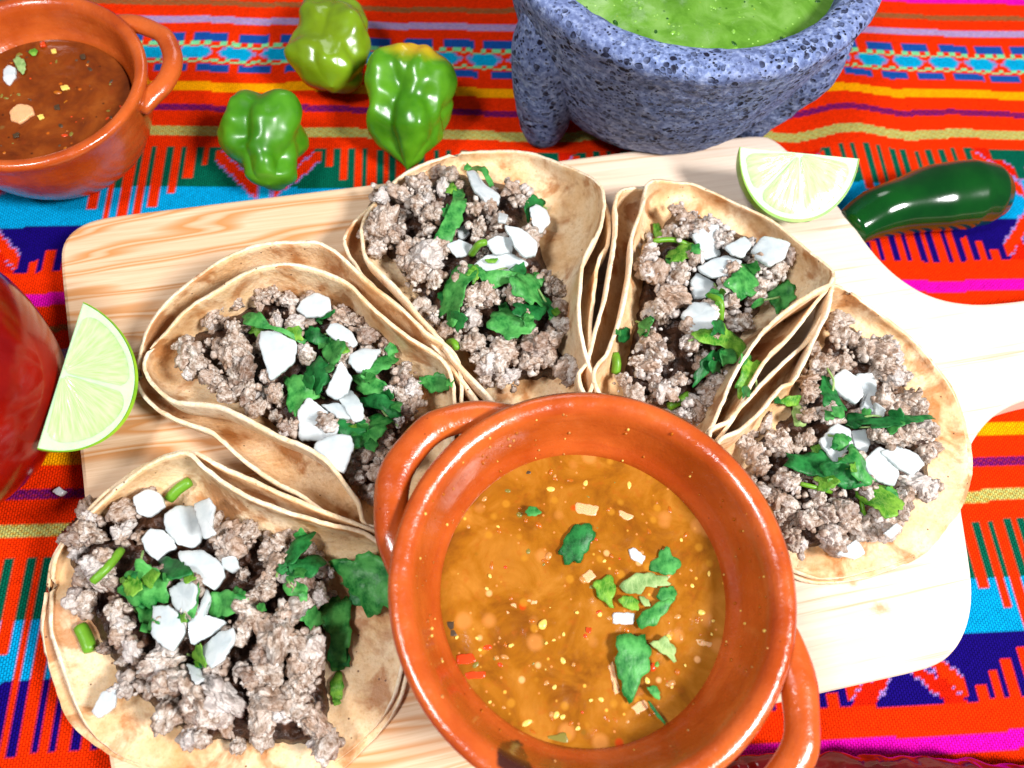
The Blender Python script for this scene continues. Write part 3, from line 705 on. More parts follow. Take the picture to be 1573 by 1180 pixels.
taco('biggest open taco in the near left corner, spread flat with meat, onion and cilantro', dict(seed=1, base=(340, 960), z=(2.35, 3.6), fill=40,
  tortillas=[
   dict(A=(84, 900, 2.0), left=[(92, 850, 2.4), (140, 790, 3.0), (182, 752, 3.4), (225, 720, 3.8), (254, 705, 4.0), (288, 699, 4.2), (313, 722, 4.3), (360, 756, 4.4), (424, 782, 4.4), (497, 806, 4.3), (548, 818, 4.0), (577, 834, 3.6), (603, 868, 3.0)],
        right=[(80, 960, 2.1), (91, 1000, 2.2), (104, 1045, 2.2), (127, 1105, 2.2), (170, 1150, 2.1), (235, 1182, 2.0), (320, 1203, 1.9), (420, 1203, 1.9), (500, 1180, 1.9), (562, 1130, 1.95), (600, 1075, 2.0)], B=(620, 985, 2.2), zf=1.95, fl=0.10, fr=0.75, seed=1),
   dict(A=(76, 910, 1.8), left=[(88, 850, 2.3), (140, 782, 2.9), (190, 740, 3.3), (235, 712, 3.6), (270, 698, 3.8), (300, 700, 4.0), (330, 716, 4.1), (381, 738, 4.2), (436, 763, 4.2), (500, 790, 4.1), (552, 808, 3.8), (585, 826, 3.3), (610, 870, 2.8)],
        right=[(69, 960, 1.85), (72, 1000, 1.85), (82, 1050, 1.85), (98, 1095, 1.85), (130, 1134, 1.85), (190, 1170, 1.85), (320, 1215, 1.82), (430, 1212, 1.82), (510, 1190, 1.82), (570, 1140, 1.82), (612, 1075, 1.85)], B=(628, 990, 2.0), zf=1.78, fl=0.06, fr=0.75, seed=2)],
  clumps=cl([(310,330,60),(450,260,50),(525,215,52),(450,320,45),(340,440,50),(310,580,45),(430,600,45),(440,680,50),(480,750,50),(370,500,50),(580,800,60),(640,850,55),(800,920,90),(720,960,60),(610,990,50),(700,1060,50),(460,880,45),(850,380,66),(900,330,56),(980,380,45),(820,330,50),(900,600,60),(880,670,60),(1040,620,75),(1000,720,75),(1090,740,55),(980,830,60),(900,840,45),(1000,930,70),(1060,960,50),(1150,1010,55),(1090,860,60),(960,520,45),(600,640,45),(700,640,50),(780,800,50),(560,500,45),(700,520,45),(1130,700,50),(1130,800,45),(1180,1090,60),(1060,340,40),(1120,410,45),(1010,440,45),(1080,520,48),(1160,560,45),(1170,470,40),(780,290,40),(270,340,40),(330,280,40),(250,360,30)], 2.36, 0, 680),
  bits=[('s16', a1([(612,205),(690,140)])), ('o', a1([(700,225),(760,200),(780,230),(770,300),(785,330),(740,350)])), ('o', a1([(590,260),(640,225),(700,230),(735,280),(740,340),(700,380),(640,370),(600,320)])),
   ('o', a1([(640,390),(740,390),(800,430),(815,480),(775,535),(735,510),(690,470),(650,425)])), ('o', a1([(515,350),(540,310),(590,315),(630,350),(640,385),(600,400),(570,430),(530,400)])), ('o', a1([(800,420),(850,410),(868,450),(845,475),(810,460)])),
   ('o', a1([(480,200),(530,165),(580,180),(600,230),(540,270),(500,260)])),
   ('s12', a1([(335,505),(440,388)])), ('s19', a1([(290,665),(328,755)])),
   ('lg', a1([(435,520),(470,470),(520,425),(560,470),(600,480),(610,560),(570,590),(500,590),(450,560)])), ('ld', a1([(570,430),(620,415),(690,450),(680,490),(600,490)])), ('lg', a1([(490,590),(560,580),(560,680),(520,680)])), ('lb', a1([(450,500),(490,480),(520,520),(480,560),(450,545)])),
   ('lg', a1([(650,640),(700,560),(725,500),(715,600),(690,650)])),
   ('o', a1([(610,530),(650,505),(690,500),(715,520),(705,590),(660,630),(630,600)])), ('o', a1([(550,590),(610,590),(650,620),(670,680),(625,760),(590,740),(548,700)])), ('o', a1([(745,525),(765,560),(740,620),(825,650),(780,690),(690,735),(680,660),(720,600)])),
   ('lg', a1([(760,560),(790,540),(860,545),(895,570),(850,620),(800,635),(755,615)])), ('o', a1([(730,740),(790,690),(850,670),(850,720),(810,790),(770,820),(735,790)])), ('o', a1([(670,800),(720,810),(740,860),(710,880)])), ('o', a1([(330,980),(370,900),(420,890),(415,960),(360,1000)])),
   ('lb', a1([(690,770),(725,720),(740,790),(755,815),(720,805)])), ('ld', a1([(1005,450),(1050,380),(1100,340),(1145,330),(1110,390),(1060,440),(1020,465)])), ('ld', a1([(1040,440),(1110,420),(1160,405),(1180,440),(1130,490),(1060,480)])), ('lg', a1([(1030,510),(1050,495),(1110,515),(1110,560),(1030,550)])),
   ('lg', a1([(930,590),(960,580),(970,610),(940,612)])), ('lg', a3([(575,330),(650,305),(750,290),(835,300),(850,500),(730,530),(690,470),(640,400)])), ('lg', a3([(570,460),(640,450),(655,560),(650,660),(630,740),(570,780),(560,690),(580,640),(550,580),(500,540)])), ('lb', a3([(570,810),(610,760),(630,850),(600,910),(575,890)]))]))

taco('taco beside the left lime wedge, cupped between two pale tortilla walls', dict(seed=2, base=(470, 590), z=(2.9, 3.75), fall=70, fill=28,
  tortillas=[
   dict(A=(234, 535, 3.0), left=[(260, 510, 3.5), (287, 479, 3.9), (328, 454, 4.2), (375, 425, 4.4), (419, 410, 4.5), (462, 410, 4.5), (502, 421, 4.5), (535, 439, 4.4), (564, 468, 4.4), (619, 516, 4.2), (690, 575, 3.8)],
        right=[(225, 562, 3.0), (230, 580, 3.3), (244, 596, 3.6), (269, 614, 4.0), (309, 618, 4.3), (335, 621, 4.4), (357, 629, 4.5), (419, 662, 4.6), (462, 680, 4.6), (502, 705, 4.6), (528, 734, 4.4), (550, 764, 4.1), (578, 805, 3.4)], B=(690, 720, 2.5), zf=2.0, fl=0.2, fr=0.93, seed=3),
   dict(A=(214, 578, 2.5), left=[(222, 525, 2.9), (247, 479, 3.4), (291, 439, 3.8), (346, 399, 4.2), (404, 377, 4.4), (470, 374, 4.5), (499, 381, 4.5), (528, 403, 4.5), (553, 425, 4.4), (601, 465, 4.3), (650, 512, 4.1), (705, 565, 3.7)],
        right=[(216, 592, 2.5), (224, 606, 2.7), (247, 628, 2.9), (273, 642, 3.1), (328, 664, 3.3), (364, 693, 3.4), (415, 731, 3.5), (462, 756, 3.5), (492, 778, 3.4), (517, 796, 3.2), (560, 826, 2.7)], B=(700, 740, 2.1), zf=1.8, fl=0.16, fr=0.9, seed=4)],
  clumps=cl([(1000,900,55),(960,980,50),(1010,1060,55),(1080,830,55),(1130,730,55),(1190,690,50),(940,900,50),(1120,900,50),(270,500,60),(330,570,50),(235,440,36),(450,420,60),(420,500,75),(480,550,60),(400,620,60),(500,640,55),(540,700,45),(440,370,40),(440,250,45),(350,300,40),(600,220,50),(680,260,56),(560,240,45),(760,250,45),(700,350,45),(620,340,40),(880,320,52),(940,330,42),(1000,400,50),(1080,450,45),(1150,560,50),(1190,610,50),(1130,640,45),(610,640,40),(1060,980,50),(1060,900,50),(660,790,45),(330,340,40),(255,540,45),(590,560,40),(740,470,40),(900,480,50),(860,580,50),(960,760,50),(880,860,50),(1000,560,45),(820,760,50)], 2.744, 200, 370),
  bits=[('lg', b2([(470,330),(480,295),(560,310),(580,360),(680,390),(740,400),(700,415),(600,380),(520,370)])), ('ld', b2([(740,370),(790,370),(820,410),(860,410),(820,440),(760,430),(730,410)])), ('ld', b2([(770,330),(840,305),(870,290),(850,320),(800,340)])),
   ('o', b2([(545,375),(620,380),(705,430),(690,510),(590,590),(565,510),(540,430)])), ('o', b2([(700,290),(725,250),(780,215),(840,240),(850,290),(810,315),(740,320)])), ('o', b2([(820,380),(850,340),(890,350),(930,380),(960,430),(920,460),(880,430),(840,400)])), ('o', b2([(925,480),(980,450),(1060,460),(1010,540),(960,555),(920,515)])),
   ('lg', b2([(830,420),(890,420),(910,460),(870,520),(840,545),(810,490)])), ('ld', b2([(740,530),(800,490),(840,540),(830,600),(790,650),(730,590)])), ('lg', b2([(640,565),(700,580),(760,600),(790,660),(720,680),(700,755),(670,710),(665,620)])), ('lg', b2([(980,545),(1040,500),(1110,455),(1125,500),(1100,540),(1040,560),(990,580)])),
   ('lg', b2([(945,570),(1010,580),(1080,600),(1135,640),(1100,680),(1000,650),(950,620)])), ('ld', b2([(960,660),(1060,650),(1140,700),(1110,760),(1060,720),(990,700)])), ('lg', b2([(945,800),(1000,740),(1080,740),(1100,770),(1040,850),(1010,865),(945,880)])), ('ld', b2([(880,740),(960,720),(1000,790),(940,840),(880,820)])),
   ('o', b2([(820,640),(890,500),(935,580),(920,640),(870,670)])), ('o', b2([(800,690),(870,680),(905,690),(940,750),(870,745)])), ('o', b2([(870,660),(930,620),(985,700),(985,750),(940,760),(900,700)])), ('o', b2([(705,715),(750,655),(830,720),(890,790),(825,850),(770,840),(710,840)])), ('o', b2([(780,850),(850,815),(930,820),(945,870),(900,980),(830,940),(770,890)])),
   ('lg', b2([(1230,590),(1300,560),(1370,590),(1330,640),(1260,640)]))]))

taco('middle taco at the top of the fan, its rounded end crossing the far board edge', dict(seed=3, base=(780, 430), z=(2.7, 3.7), fall=75, fill=30,
  tortillas=[
   dict(A=(700, 238, 2.5), left=[(633, 262, 2.7), (590, 300, 3.0), (560, 340, 3.3), (558, 368, 3.5), (565, 395, 3.7), (590, 420, 3.8), (615, 445, 3.9), (640, 477, 4.0), (673, 513, 4.0), (702, 553, 3.9), (730, 582, 3.7), (758, 614, 3.4)],
        right=[(770, 232, 2.6), (817, 237, 2.8), (846, 247, 3.1), (889, 265, 3.6), (918, 284, 4.1), (925, 305, 4.4), (921, 344, 4.5), (907, 373, 4.6), (894, 402, 4.6), (887, 445, 4.7), (885, 481, 4.7), (891, 524, 4.5), (900, 560, 4.3), (905, 600, 4.0)], B=(830, 720, 2.3), zf=2.0, fl=0.08, fr=0.72, seed=5),
   dict(A=(705, 243, 2.2), left=[(635, 270, 2.4), (580, 312, 2.7), (545, 345, 3.0), (532, 368, 3.2), (540, 391, 3.3), (561, 423, 3.4), (601, 463, 3.6), (651, 510, 3.7), (687, 549, 3.6), (712, 582, 3.5), (736, 614, 3.2)],
        right=[(772, 238, 2.3), (820, 244, 2.5), (860, 258, 2.8), (900, 280, 3.2), (926, 310, 3.6), (933, 345, 3.9), (930, 376, 4.1), (917, 400, 4.2), (911, 452, 4.2), (905, 506, 4.1), (902, 553, 4.0), (906, 605, 3.7)], B=(830, 735, 2.0), zf=1.78, fl=0.08, fr=0.82, seed=6)],
  clumps=cl([(310,270,75),(390,230,45),(240,275,50),(250,400,72),(180,430,42),(290,450,50),(225,500,45),(440,360,65),(400,310,50),(430,260,45),(380,500,60),(430,560,80),(390,620,62),(460,640,50),(360,560,45),(510,500,45),(530,190,36),(640,340,50),(700,320,50),(800,250,42),(840,300,40),(660,420,55),(740,380,45),(720,480,50),(850,490,50),(870,440,45),(640,720,65),(680,680,50),(620,800,55),(700,720,45),(520,850,45),(620,910,60),(560,900,45),(740,980,95),(690,1040,60),(780,1050,60),(680,970,55),(910,940,80),(880,900,55),(960,880,50),(870,1000,50),(1040,1010,60),(1060,1050,45),(1010,830,45),(980,680,46),(950,640,40),(1000,760,40),(460,800,35),(330,560,35),(440,430,35),(800,700,50),(600,620,50),(840,800,50)], 2.776, 500, 200),
  bits=[('o', c3([(600,170),(640,168),(680,230),(745,275),(740,310),(680,300),(630,250)])), ('lg', c3([(605,155),(640,143),(690,180),(725,250),(710,255),(670,190),(620,170)])), ('ld', c3([(850,310),(880,285),(935,315),(930,335),(880,345),(870,400),(850,370)])), ('o', c3([(870,335),(900,310),(945,340),(960,390),(930,430),(900,440),(880,390)])),
   ('lg', c3([(540,235),(580,240),(597,300),(590,370),(550,450),(520,475),(460,470),(500,400),(530,350),(545,290)])),
   ('o', c3([(560,420),(600,400),(615,440),(590,465),(565,455)])), ('o', c3([(740,340),(780,360),(770,390),(735,385)])), ('o', c3([(680,480),(730,450),(800,460),(800,520),(720,530)])), ('o', c3([(760,400),(840,420),(905,480),(900,530),(850,540),(810,500)])), ('o', c3([(515,485),(570,465),(630,490),(610,530),(560,540),(540,520)])), ('o', c3([(630,570),(680,535),(790,525),(870,560),(840,600),(740,640),(670,620)])),
   ('s12', c3([(622,530),(685,478)])), ('s12', c3([(525,905),(562,935)])),
   ('lg', c3([(520,640),(560,600),(620,600),(640,620),(590,700),(570,810),(540,830),(500,780),(480,800),(510,700)])), ('lg', c3([(540,550),(580,560),(640,600),(720,640),(800,610),(840,600),(790,640),(720,670),(640,640)])),
   ('ld', c3([(800,740),(880,750),(940,740),(930,800),(860,820),(810,790)])), ('lg', c3([(790,640),(850,615),(915,625),(915,700),(940,750),(880,745),(820,700),(790,680)])), ('lg', c3([(690,830),(760,745),(800,790),(900,820),(850,870),(780,890),(700,850)])), ('ld', c3([(920,700),(960,730),(990,790),(975,810),(940,780)])), ('lb', c3([(680,550),(735,545),(730,565),(685,565)]))]))

taco('taco right of the middle one, between the board edge lime wedge and the salsa bowl', dict(seed=4, base=(1080, 500), z=(2.8, 3.7), fall=75, fill=28,
  tortillas=[
   dict(A=(1060, 284, 2.6), left=[(1033, 281, 3.0), (1000, 282, 3.7), (988, 318, 4.2), (974, 358, 4.4), (971, 410, 4.5), (956, 485, 4.5), (937, 540, 4.4), (918, 595, 4.1)],
        right=[(1094, 297, 2.7), (1139, 319, 2.9), (1185, 342, 3.2), (1223, 374, 3.6), (1258, 400, 4.0), (1277, 416, 4.3), (1274, 434, 4.5), (1252, 445, 4.5), (1219, 466, 4.6), (1185, 494, 4.6), (1160, 520, 4.6), (1128, 567, 4.5), (1108, 616, 4.3), (1080, 668, 3.9)], B=(1010, 730, 2.4), zf=2.0, fl=0.10, fr=0.86, seed=7),
   dict(A=(1060, 292, 2.3), left=[(1030, 290, 2.6), (990, 290, 3.2), (958, 292, 3.8), (949, 312, 4.1), (950, 345, 4.3), (941, 403, 4.5), (930, 464, 4.5), (918, 509, 4.5), (905, 555, 4.3), (898, 600, 4.0)],
        right=[(1100, 305, 2.4), (1145, 327, 2.6), (1190, 350, 2.9), (1230, 382, 3.2), (1262, 412, 3.6), (1279, 430, 3.9), (1268, 444, 4.1), (1246, 471, 4.2), (1212, 513, 4.3), (1181, 544, 4.3), (1155, 582, 4.2), (1132, 624, 4.1), (1097, 677, 3.7)], B=(1010, 740, 2.1), zf=1.78, fl=0.06, fr=0.9, seed=8)],
  clumps=cl([(470,230,52),(520,270,52),(560,240,42),(440,280,40),(420,190,36),(310,340,45),(300,390,46),(280,430,35),(350,450,60),(420,470,75),(400,540,70),(370,590,60),(440,430,45),(490,380,40),(640,330,60),(700,340,45),(760,400,55),(820,430,60),(860,380,42),(600,300,40),(640,430,40),(310,720,65),(270,800,60),(320,830,60),(340,770,45),(430,870,50),(360,920,45),(390,930,40),(330,880,35),(500,990,60),(460,1020,45),(580,920,55),(540,950,40),(250,940,50),(200,890,36),(690,640,45),(640,560,45),(480,730,45),(560,700,40),(590,880,40),(620,500,40),(470,660,35),(740,540,40),(560,600,45),(520,820,45)], 2.622, 880, 250),
  bits=[('ld', d4([(180,690),(230,660),(222,730),(185,725)])), ('lg', d4([(262,645),(325,620),(300,700),(270,690)])), ('s15', d4([(168,770),(172,848)])),
   ('lb', d4([(320,255),(345,237),(370,290),(350,310),(330,290)])), ('o', d4([(480,290),(540,250),(590,250),(575,330),(600,370),(530,390),(505,340)])), ('o', d4([(610,340),(690,295),(720,330),(690,380),(640,370)])), ('o', d4([(500,420),(560,390),(620,370),(680,395),(670,440),(620,455),(560,460),(520,440)])), ('o', d4([(720,350),(760,300),(830,310),(880,320),(850,390),(790,420),(740,385)])),
   ('s9', d4([(325,315),(480,335)])), ('lb', d4([(380,360),(440,335),(500,350),(470,385),(420,410),(385,400)])), ('lg', d4([(615,470),(660,450),(690,400),(725,430),(740,490),(720,540),(670,530),(640,510)])), ('lg', d4([(780,520),(850,480),(880,500),(895,545),(830,605),(800,580),(785,550)])), ('lg', d4([(715,570),(780,535),(775,560),(740,585)])),
   ('o', d4([(470,480),(500,440),(575,485),(540,540),(490,545)])), ('o', d4([(435,610),(480,560),(540,560),(590,610),(570,660),(510,680),(460,670)])), ('s11', d4([(545,535),(595,635)])), ('lg', d4([(530,540),(570,500),(600,520),(598,580),(570,560)])),
   ('ld', d4([(485,890),(510,810),(560,760),(610,750),(630,790),(570,820),(510,880)])), ('lb', d4([(490,690),(560,660),(590,640),(650,700),(700,740),(700,800),(650,810),(620,750),(550,730),(500,720)])), ('lb', d4([(690,790),(775,820),(720,860),(725,920),(690,950),(655,910),(680,840)])), ('s15', d4([(385,985),(468,935)]))]))

taco('rightmost taco lying open on the board, tortilla edge round and browned', dict(seed=5, base=(1290, 670), z=(2.5, 3.5), fall=95, fill=36,
  tortillas=[
   dict(A=(1300, 448, 3.2), left=[(1281, 441, 4.0), (1275, 478, 4.4), (1252, 525, 4.6), (1222, 586, 4.6), (1203, 595, 4.6), (1173, 631, 4.5), (1139, 662, 4.3), (1105, 697, 4.0)],
        right=[(1336, 474, 2.8), (1387, 512, 2.5), (1412, 536, 2.4), (1442, 572, 2.3), (1462, 601, 2.25), (1477, 640, 2.2), (1486, 686, 2.2), (1487, 724, 2.15), (1477, 765, 2.1), (1452, 806, 2.05), (1418, 842, 2.0), (1376, 864, 2.0), (1325, 880, 2.0), (1274, 888, 2.0), (1235, 880, 2.0)], B=(1165, 850, 2.1), zf=1.95, fl=0.10, fr=0.7, seed=9),
   dict(A=(1302, 452, 2.8), left=[(1280, 447, 3.5), (1268, 482, 3.9), (1246, 520, 4.2), (1210, 555, 4.3), (1165, 600, 4.3), (1124, 647, 4.1), (1094, 687, 3.8)],
        right=[(1338, 478, 2.5), (1390, 515, 2.2), (1416, 540, 2.1), (1446, 574, 2.0), (1467, 603, 1.95), (1483, 642, 1.9), (1492, 690, 1.9), (1492, 726, 1.88), (1482, 770, 1.86), (1456, 812, 1.85), (1421, 849, 1.85), (1378, 870, 1.85), (1327, 887, 1.85), (1275, 895, 1.85), (1232, 888, 1.85)], B=(1160, 860, 1.9), zf=1.78, fl=0.06, fr=0.7, seed=10)],
  clumps=cl([(510,215,42),(530,280,50),(490,250,35),(530,360,35),(650,330,58),(700,350,56),(690,400,50),(735,420,36),(620,330,40),(430,380,42),(470,370,40),(400,430,40),(680,500,55),(760,500,56),(790,540,46),(720,540,45),(820,610,46),(760,630,50),(700,650,45),(825,700,36),(640,630,35),(790,810,55),(835,820,36),(760,840,40),(660,960,50),(700,960,46),(730,920,36),(650,920,35),(250,580,40),(290,660,55),(200,700,55),(180,660,40),(230,740,45),(170,630,36),(300,790,50),(340,810,45),(210,830,50),(240,860,45),(310,880,55),(290,920,50),(340,1010,46),(310,990,40),(350,1040,36),(520,900,60),(560,950,50),(470,920,50),(430,870,50),(590,980,45),(510,1020,42),(400,940,40),(400,480,40),(380,650,40),(400,560,40),(480,1000,40),(740,870,35),(560,720,45),(460,800,45),(600,820,45),(480,560,45)], 2.36, 1073, 400),
  bits=[('ld', e5([(440,440),(470,420),(490,480),(530,540),(520,585),(470,560),(440,500)])), ('o', e5([(640,510),(680,540),(670,570),(640,565)])), ('o', e5([(570,410),(630,405),(650,450),(640,560),(590,540),(600,480)])), ('o', e5([(480,430),(530,390),(590,430),(600,490),(570,520),(520,490),(490,460)])),
   ('lb', e5([(285,510),(340,490),(375,500),(350,530),(300,530)])), ('lp', e5([(345,510),(370,530),(390,590),(370,605),(340,590),(330,550)])), ('ld', e5([(540,550),(600,560),(640,570),(560,615),(540,590)])), ('ld', e5([(600,570),(720,575),(850,565),(860,570),(760,600),(690,610),(620,600)])),
   ('ld', e5([(305,700),(360,720),(440,690),(490,720),(580,770),(600,810),(540,830),(470,800),(380,780),(320,750)])), ('ld', e5([(440,740),(520,730),(580,780),(560,830),(480,810)])),
   ('o', e5([(550,620),(610,610),(625,660),(610,700),(570,680)])), ('o', e5([(435,655),(500,585),(550,610),(560,670),(500,735),(470,700)])), ('lg', e5([(480,640),(520,625),(545,650),(520,690),(490,680)])), ('o', e5([(590,730),(660,670),(700,700),(725,780),(710,820),(650,800),(610,770)])), ('o', e5([(660,690),(720,670),(790,700),(825,740),(780,780),(720,750)])),
   ('o', e5([(500,1065),(570,1010),(610,1060),(570,1085)])), ('o', e5([(670,990),(720,950),(740,970),(700,1010)])), ('lg', e5([(520,720),(560,680),(600,720),(600,770),(640,800),(590,810),(550,760)])), ('lb', e5([(560,840),(640,815),(700,840),(740,870),(720,920),(670,930),(630,900),(600,870)])), ('s7', e5([(370,810),(480,840)])), ('s7', e5([(590,870),(602,930)]))]))

# ------------------------------------------------------------------ clay bowls and their salsas
PROFILE = [(0.0, 0.0), (2.6, 0.0), (3.0, 0.08), (3.7, 0.7), (4.3, 1.7), (4.68, 2.9), (4.88, 3.9), (5.04, 4.45), (5.08, 4.62), (5.02, 4.74), (4.86, 4.78), (4.66, 4.74), (4.52, 4.62), (4.42, 4.4), (4.3, 3.9), (4.12, 3.35), (3.86, 3.0), (3.8, 2.6), (3.5, 1.7), (2.6, 0.9), (1.4, 0.6), (0.0, 0.55)]
def clay_bowl(label, c, handles, stain=None, seed=0, k=1.0):
    t = thing('clay_bowl', label, 'bowl', c, 'small red clay bowls')
    mt = mat_clay(stain)
    pr = [tuple(p) for p in smooth_curve([(r*k*1.03, z*k, 0) for r, z in PROFILE], 90)[:, :2]]
    v, f = lathe(pr, c, 128, 0.012, seed)
    o = mk('body', v, f, mt, t, origin=c); fix_normals(o)
    for h in handles:
        path = smooth_curve(h, 40)
        w = np.linspace(0, 1, 40); rad = (0.45+0.12*np.abs(2*w-1)**2.5-0.2*np.abs(2*w-1)**10)*k
        v, f = tube(path, rad, 20, 0.72)
        v = [np.array(q)+np.array(noise.noise_vector(Vector(q)*0.8+Vector((seed, 0, 0))))*0.06 for q in v]
        o = mk('handle', v, f, mt, t); fix_normals(o)
    return t
def ear(c, ang, k=1.0):
    """A loop handle beside the rim at angle ang."""
    out = []
    for da, r, z in ((-36, 5.0, 3.85), (-29, 5.25, 4.0), (-20, 5.8, 4.12), (-9, 6.25, 4.2), (0, 6.34, 4.22), (9, 6.25, 4.2), (20, 5.8, 4.12), (29, 5.25, 4.0), (36, 5.0, 3.85)):
        a = math.radians(ang+da); out.append((c[0]+r*k*math.cos(a), c[1]+r*k*math.sin(a), c[2]+z*min(1, k*1.02)))
    return out
FB = (1.28, -8.25, BT+0.01); _b = P(44, 122, 3.75); BKS = 0.80; BB = (_b[0], _b[1], 0.1)
st = P(790, 1168, 6.2)
clay_bowl('large looking clay bowl of orange salsa in front of the tacos', FB, [ear(FB, 140, 0.958), ear(FB, -49, 1.0)], (st[0]-FB[0], st[1]-FB[1]), 1)
clay_bowl('clay bowl of dark brown salsa at the far left on the cloth', BB, [ear(BB, 22, BKS), ear(BB, 202, BKS)], None, 2, BKS)

def salsa_surface(name, c, r, z, mat, bumpy, seed, label, cat, group=None):
    t = thing(name, label, cat, (c[0], c[1], z), group)
    v, f, n, kk = [], [], 110, 46
    for i in range(kk):
        q = i/(kk-1); rr = r*q
        for j in range(n):
            a = 2*math.pi*j/n; x, y = c[0]+rr*math.cos(a), c[1]+rr*math.sin(a)
            h = bumpy*fbm((x*1.3+seed, y*1.3, seed))+bumpy*0.5*noise.noise(Vector((x*4, y*4, seed))) + 0.10*max(0, q-0.93)/0.07
            v.append((x, y, z+h*min(1, (1.0-q)*8+0.25)))
    f = grid_faces(kk, n, close_v=True)
    o = mk('liquid', v, f, mat, t, origin=(c[0], c[1], z)); fix_normals(o)
    return t, o
SZ = FB[2]+2.85
m_sal = mat_salsa('orange_salsa', [lin(116, 62, 8), lin(150, 90, 14), lin(172, 110, 36), lin(160, 80, 18)], [(1.1, 0.12, lin(226, 168, 110)), (1.8, 0.10, lin(236, 176, 70)), (0.8, 0.09, lin(120, 84, 20)), (2.6, 0.10, lin(222, 140, 80)), (0.7, 0.10, lin(196, 50, 8)), (0.9, 0.24, lin(190, 122, 58)), (1.4, 0.2, lin(178, 118, 30))])
sal, salm = salsa_surface('salsa', FB, 4.06, SZ, m_sal, 0.045, 3, 'orange chunky salsa with cilantro filling the front clay bowl', 'salsa')
f5 = lambda l: Z(l, 3.837, 850, 600); f7 = lambda l: Z(l, 3.9325, 900, 880); f6 = lambda l: Z(l, 3.9325, 600, 880); f4 = lambda l: Z(l, 3.688, 560, 580)
def on_salsa(name, poly, mat, thick, lift, kind, curl=0.1, seed=0, crumple=0.0):
    return flake(name, poly, None, mat, sal, thick=thick, curl=curl, kind=kind, zfix=SZ+lift, seed=seed, crumple=crumple)
k = 0
for mt_, poly in (('ld', f5([(40,950),(80,860),(130,795),(210,800),(245,850),(200,930),(170,990),(110,1020),(50,985)])), ('lg', f5([(555,1040),(620,980),(650,920),(690,950),(700,985),(755,1000),(740,1040),(690,1090),(640,1080)])),
   ('lb', f7([(40,80),(100,30),(160,20),(180,100),(150,170),(170,200),(120,190),(70,130)])), ('lg', f7([(440,100),(540,80),(545,150),(480,200),(430,150)])), ('lg', f7([(300,280),(360,230),(440,180),(540,150),(500,210),(460,260),(410,320),(340,330)])), ('lp', f7([(200,90),(290,10),(400,5),(500,40),(500,70),(420,90),(360,80),(330,130),(270,120)])),
   ('lb', f7([(210,140),(310,150),(320,230),(260,220),(200,180)])), ('lp', f7([(320,130),(380,160),(390,200),(350,200)])), ('lg', f7([(180,420),(230,390),(320,370),(355,400),(350,440),(400,490),(370,540),(380,580),(330,610),(320,690),(290,730),(270,760),(220,700),(200,600),(180,500)])),
   ('lp', f7([(400,430),(460,390),(500,400),(540,460),(540,545),(480,490),(410,450)])), ('lg', f7([(360,690),(430,680),(450,750),(430,770)])), ('ld', f7([(370,780),(385,775),(430,840),(480,905),(470,912),(420,860)])), ('lg', f4([(905,770),(940,725),(985,745),(1000,775),(940,790)])), ('lb', f7([(410,560),(430,530),(445,560),(425,572)]))):
    k += 1; on_salsa('cilantro_leaf', poly, M[mt_], 0.03, 0.05+0.012*k, 'leaf', 0.12, 300+k, 0.09)
for poly in (f7([(160,240),(290,240),(290,310),(160,310)]), f5([(440,940),(480,925),(545,980),(520,1025),(460,990)])):
    k += 1; on_salsa('onion_piece', poly, M['onion'], 0.14, 0.03, 'onion', 0.1, 300+k)
for poly in (f5([(170,1090),(220,1050),(255,1100),(200,1140)]), f5([(130,660),(270,680),(250,740),(120,720)]), f5([(380,700),(480,740),(440,770),(390,740)]), f7([(120,480),(150,480),(215,760),(180,770)]), f7([(240,830),(350,760),(390,810),(280,870)]), f7([(370,1080),(400,1070),(440,1130),(420,1140)]), f7([(650,400),(770,420),(760,450),(660,430)]), f6([(820,160),(890,165),(880,190),(815,185)]), f6([(690,200),(760,180),(770,240),(700,250)])):
    k += 1; on_salsa('onion_piece', poly, M['pinkonion'], 0.1, 0.0, 'onion', 0.05, 300+k)
for poly in (f6([(440,600),(580,590),(565,640),(455,645)]), f6([(390,500),(500,480),(520,540),(400,560)]), f6([(1180,330),(1215,335),(1205,365),(1180,360)])):
    k += 1; on_salsa('tomato_piece', poly, M['redbit'], 0.12, 0.02, 'onion', 0.1, 300+k)
for poly in (f4([(890,545),(915,510),(955,520),(940,550)]), f6([(610,890),(640,880),(685,915),(660,940)]), f6([(300,300),(400,290),(410,380),(330,390)]), f6([(940,990),(1060,960),(1080,1030),(980,1050)])):
    k += 1; on_salsa('chilli_skin', poly, M['darkbit'] if k % 2 else M['greenbit'], 0.06, 0.0, 'onion', 0.05, 300+k)
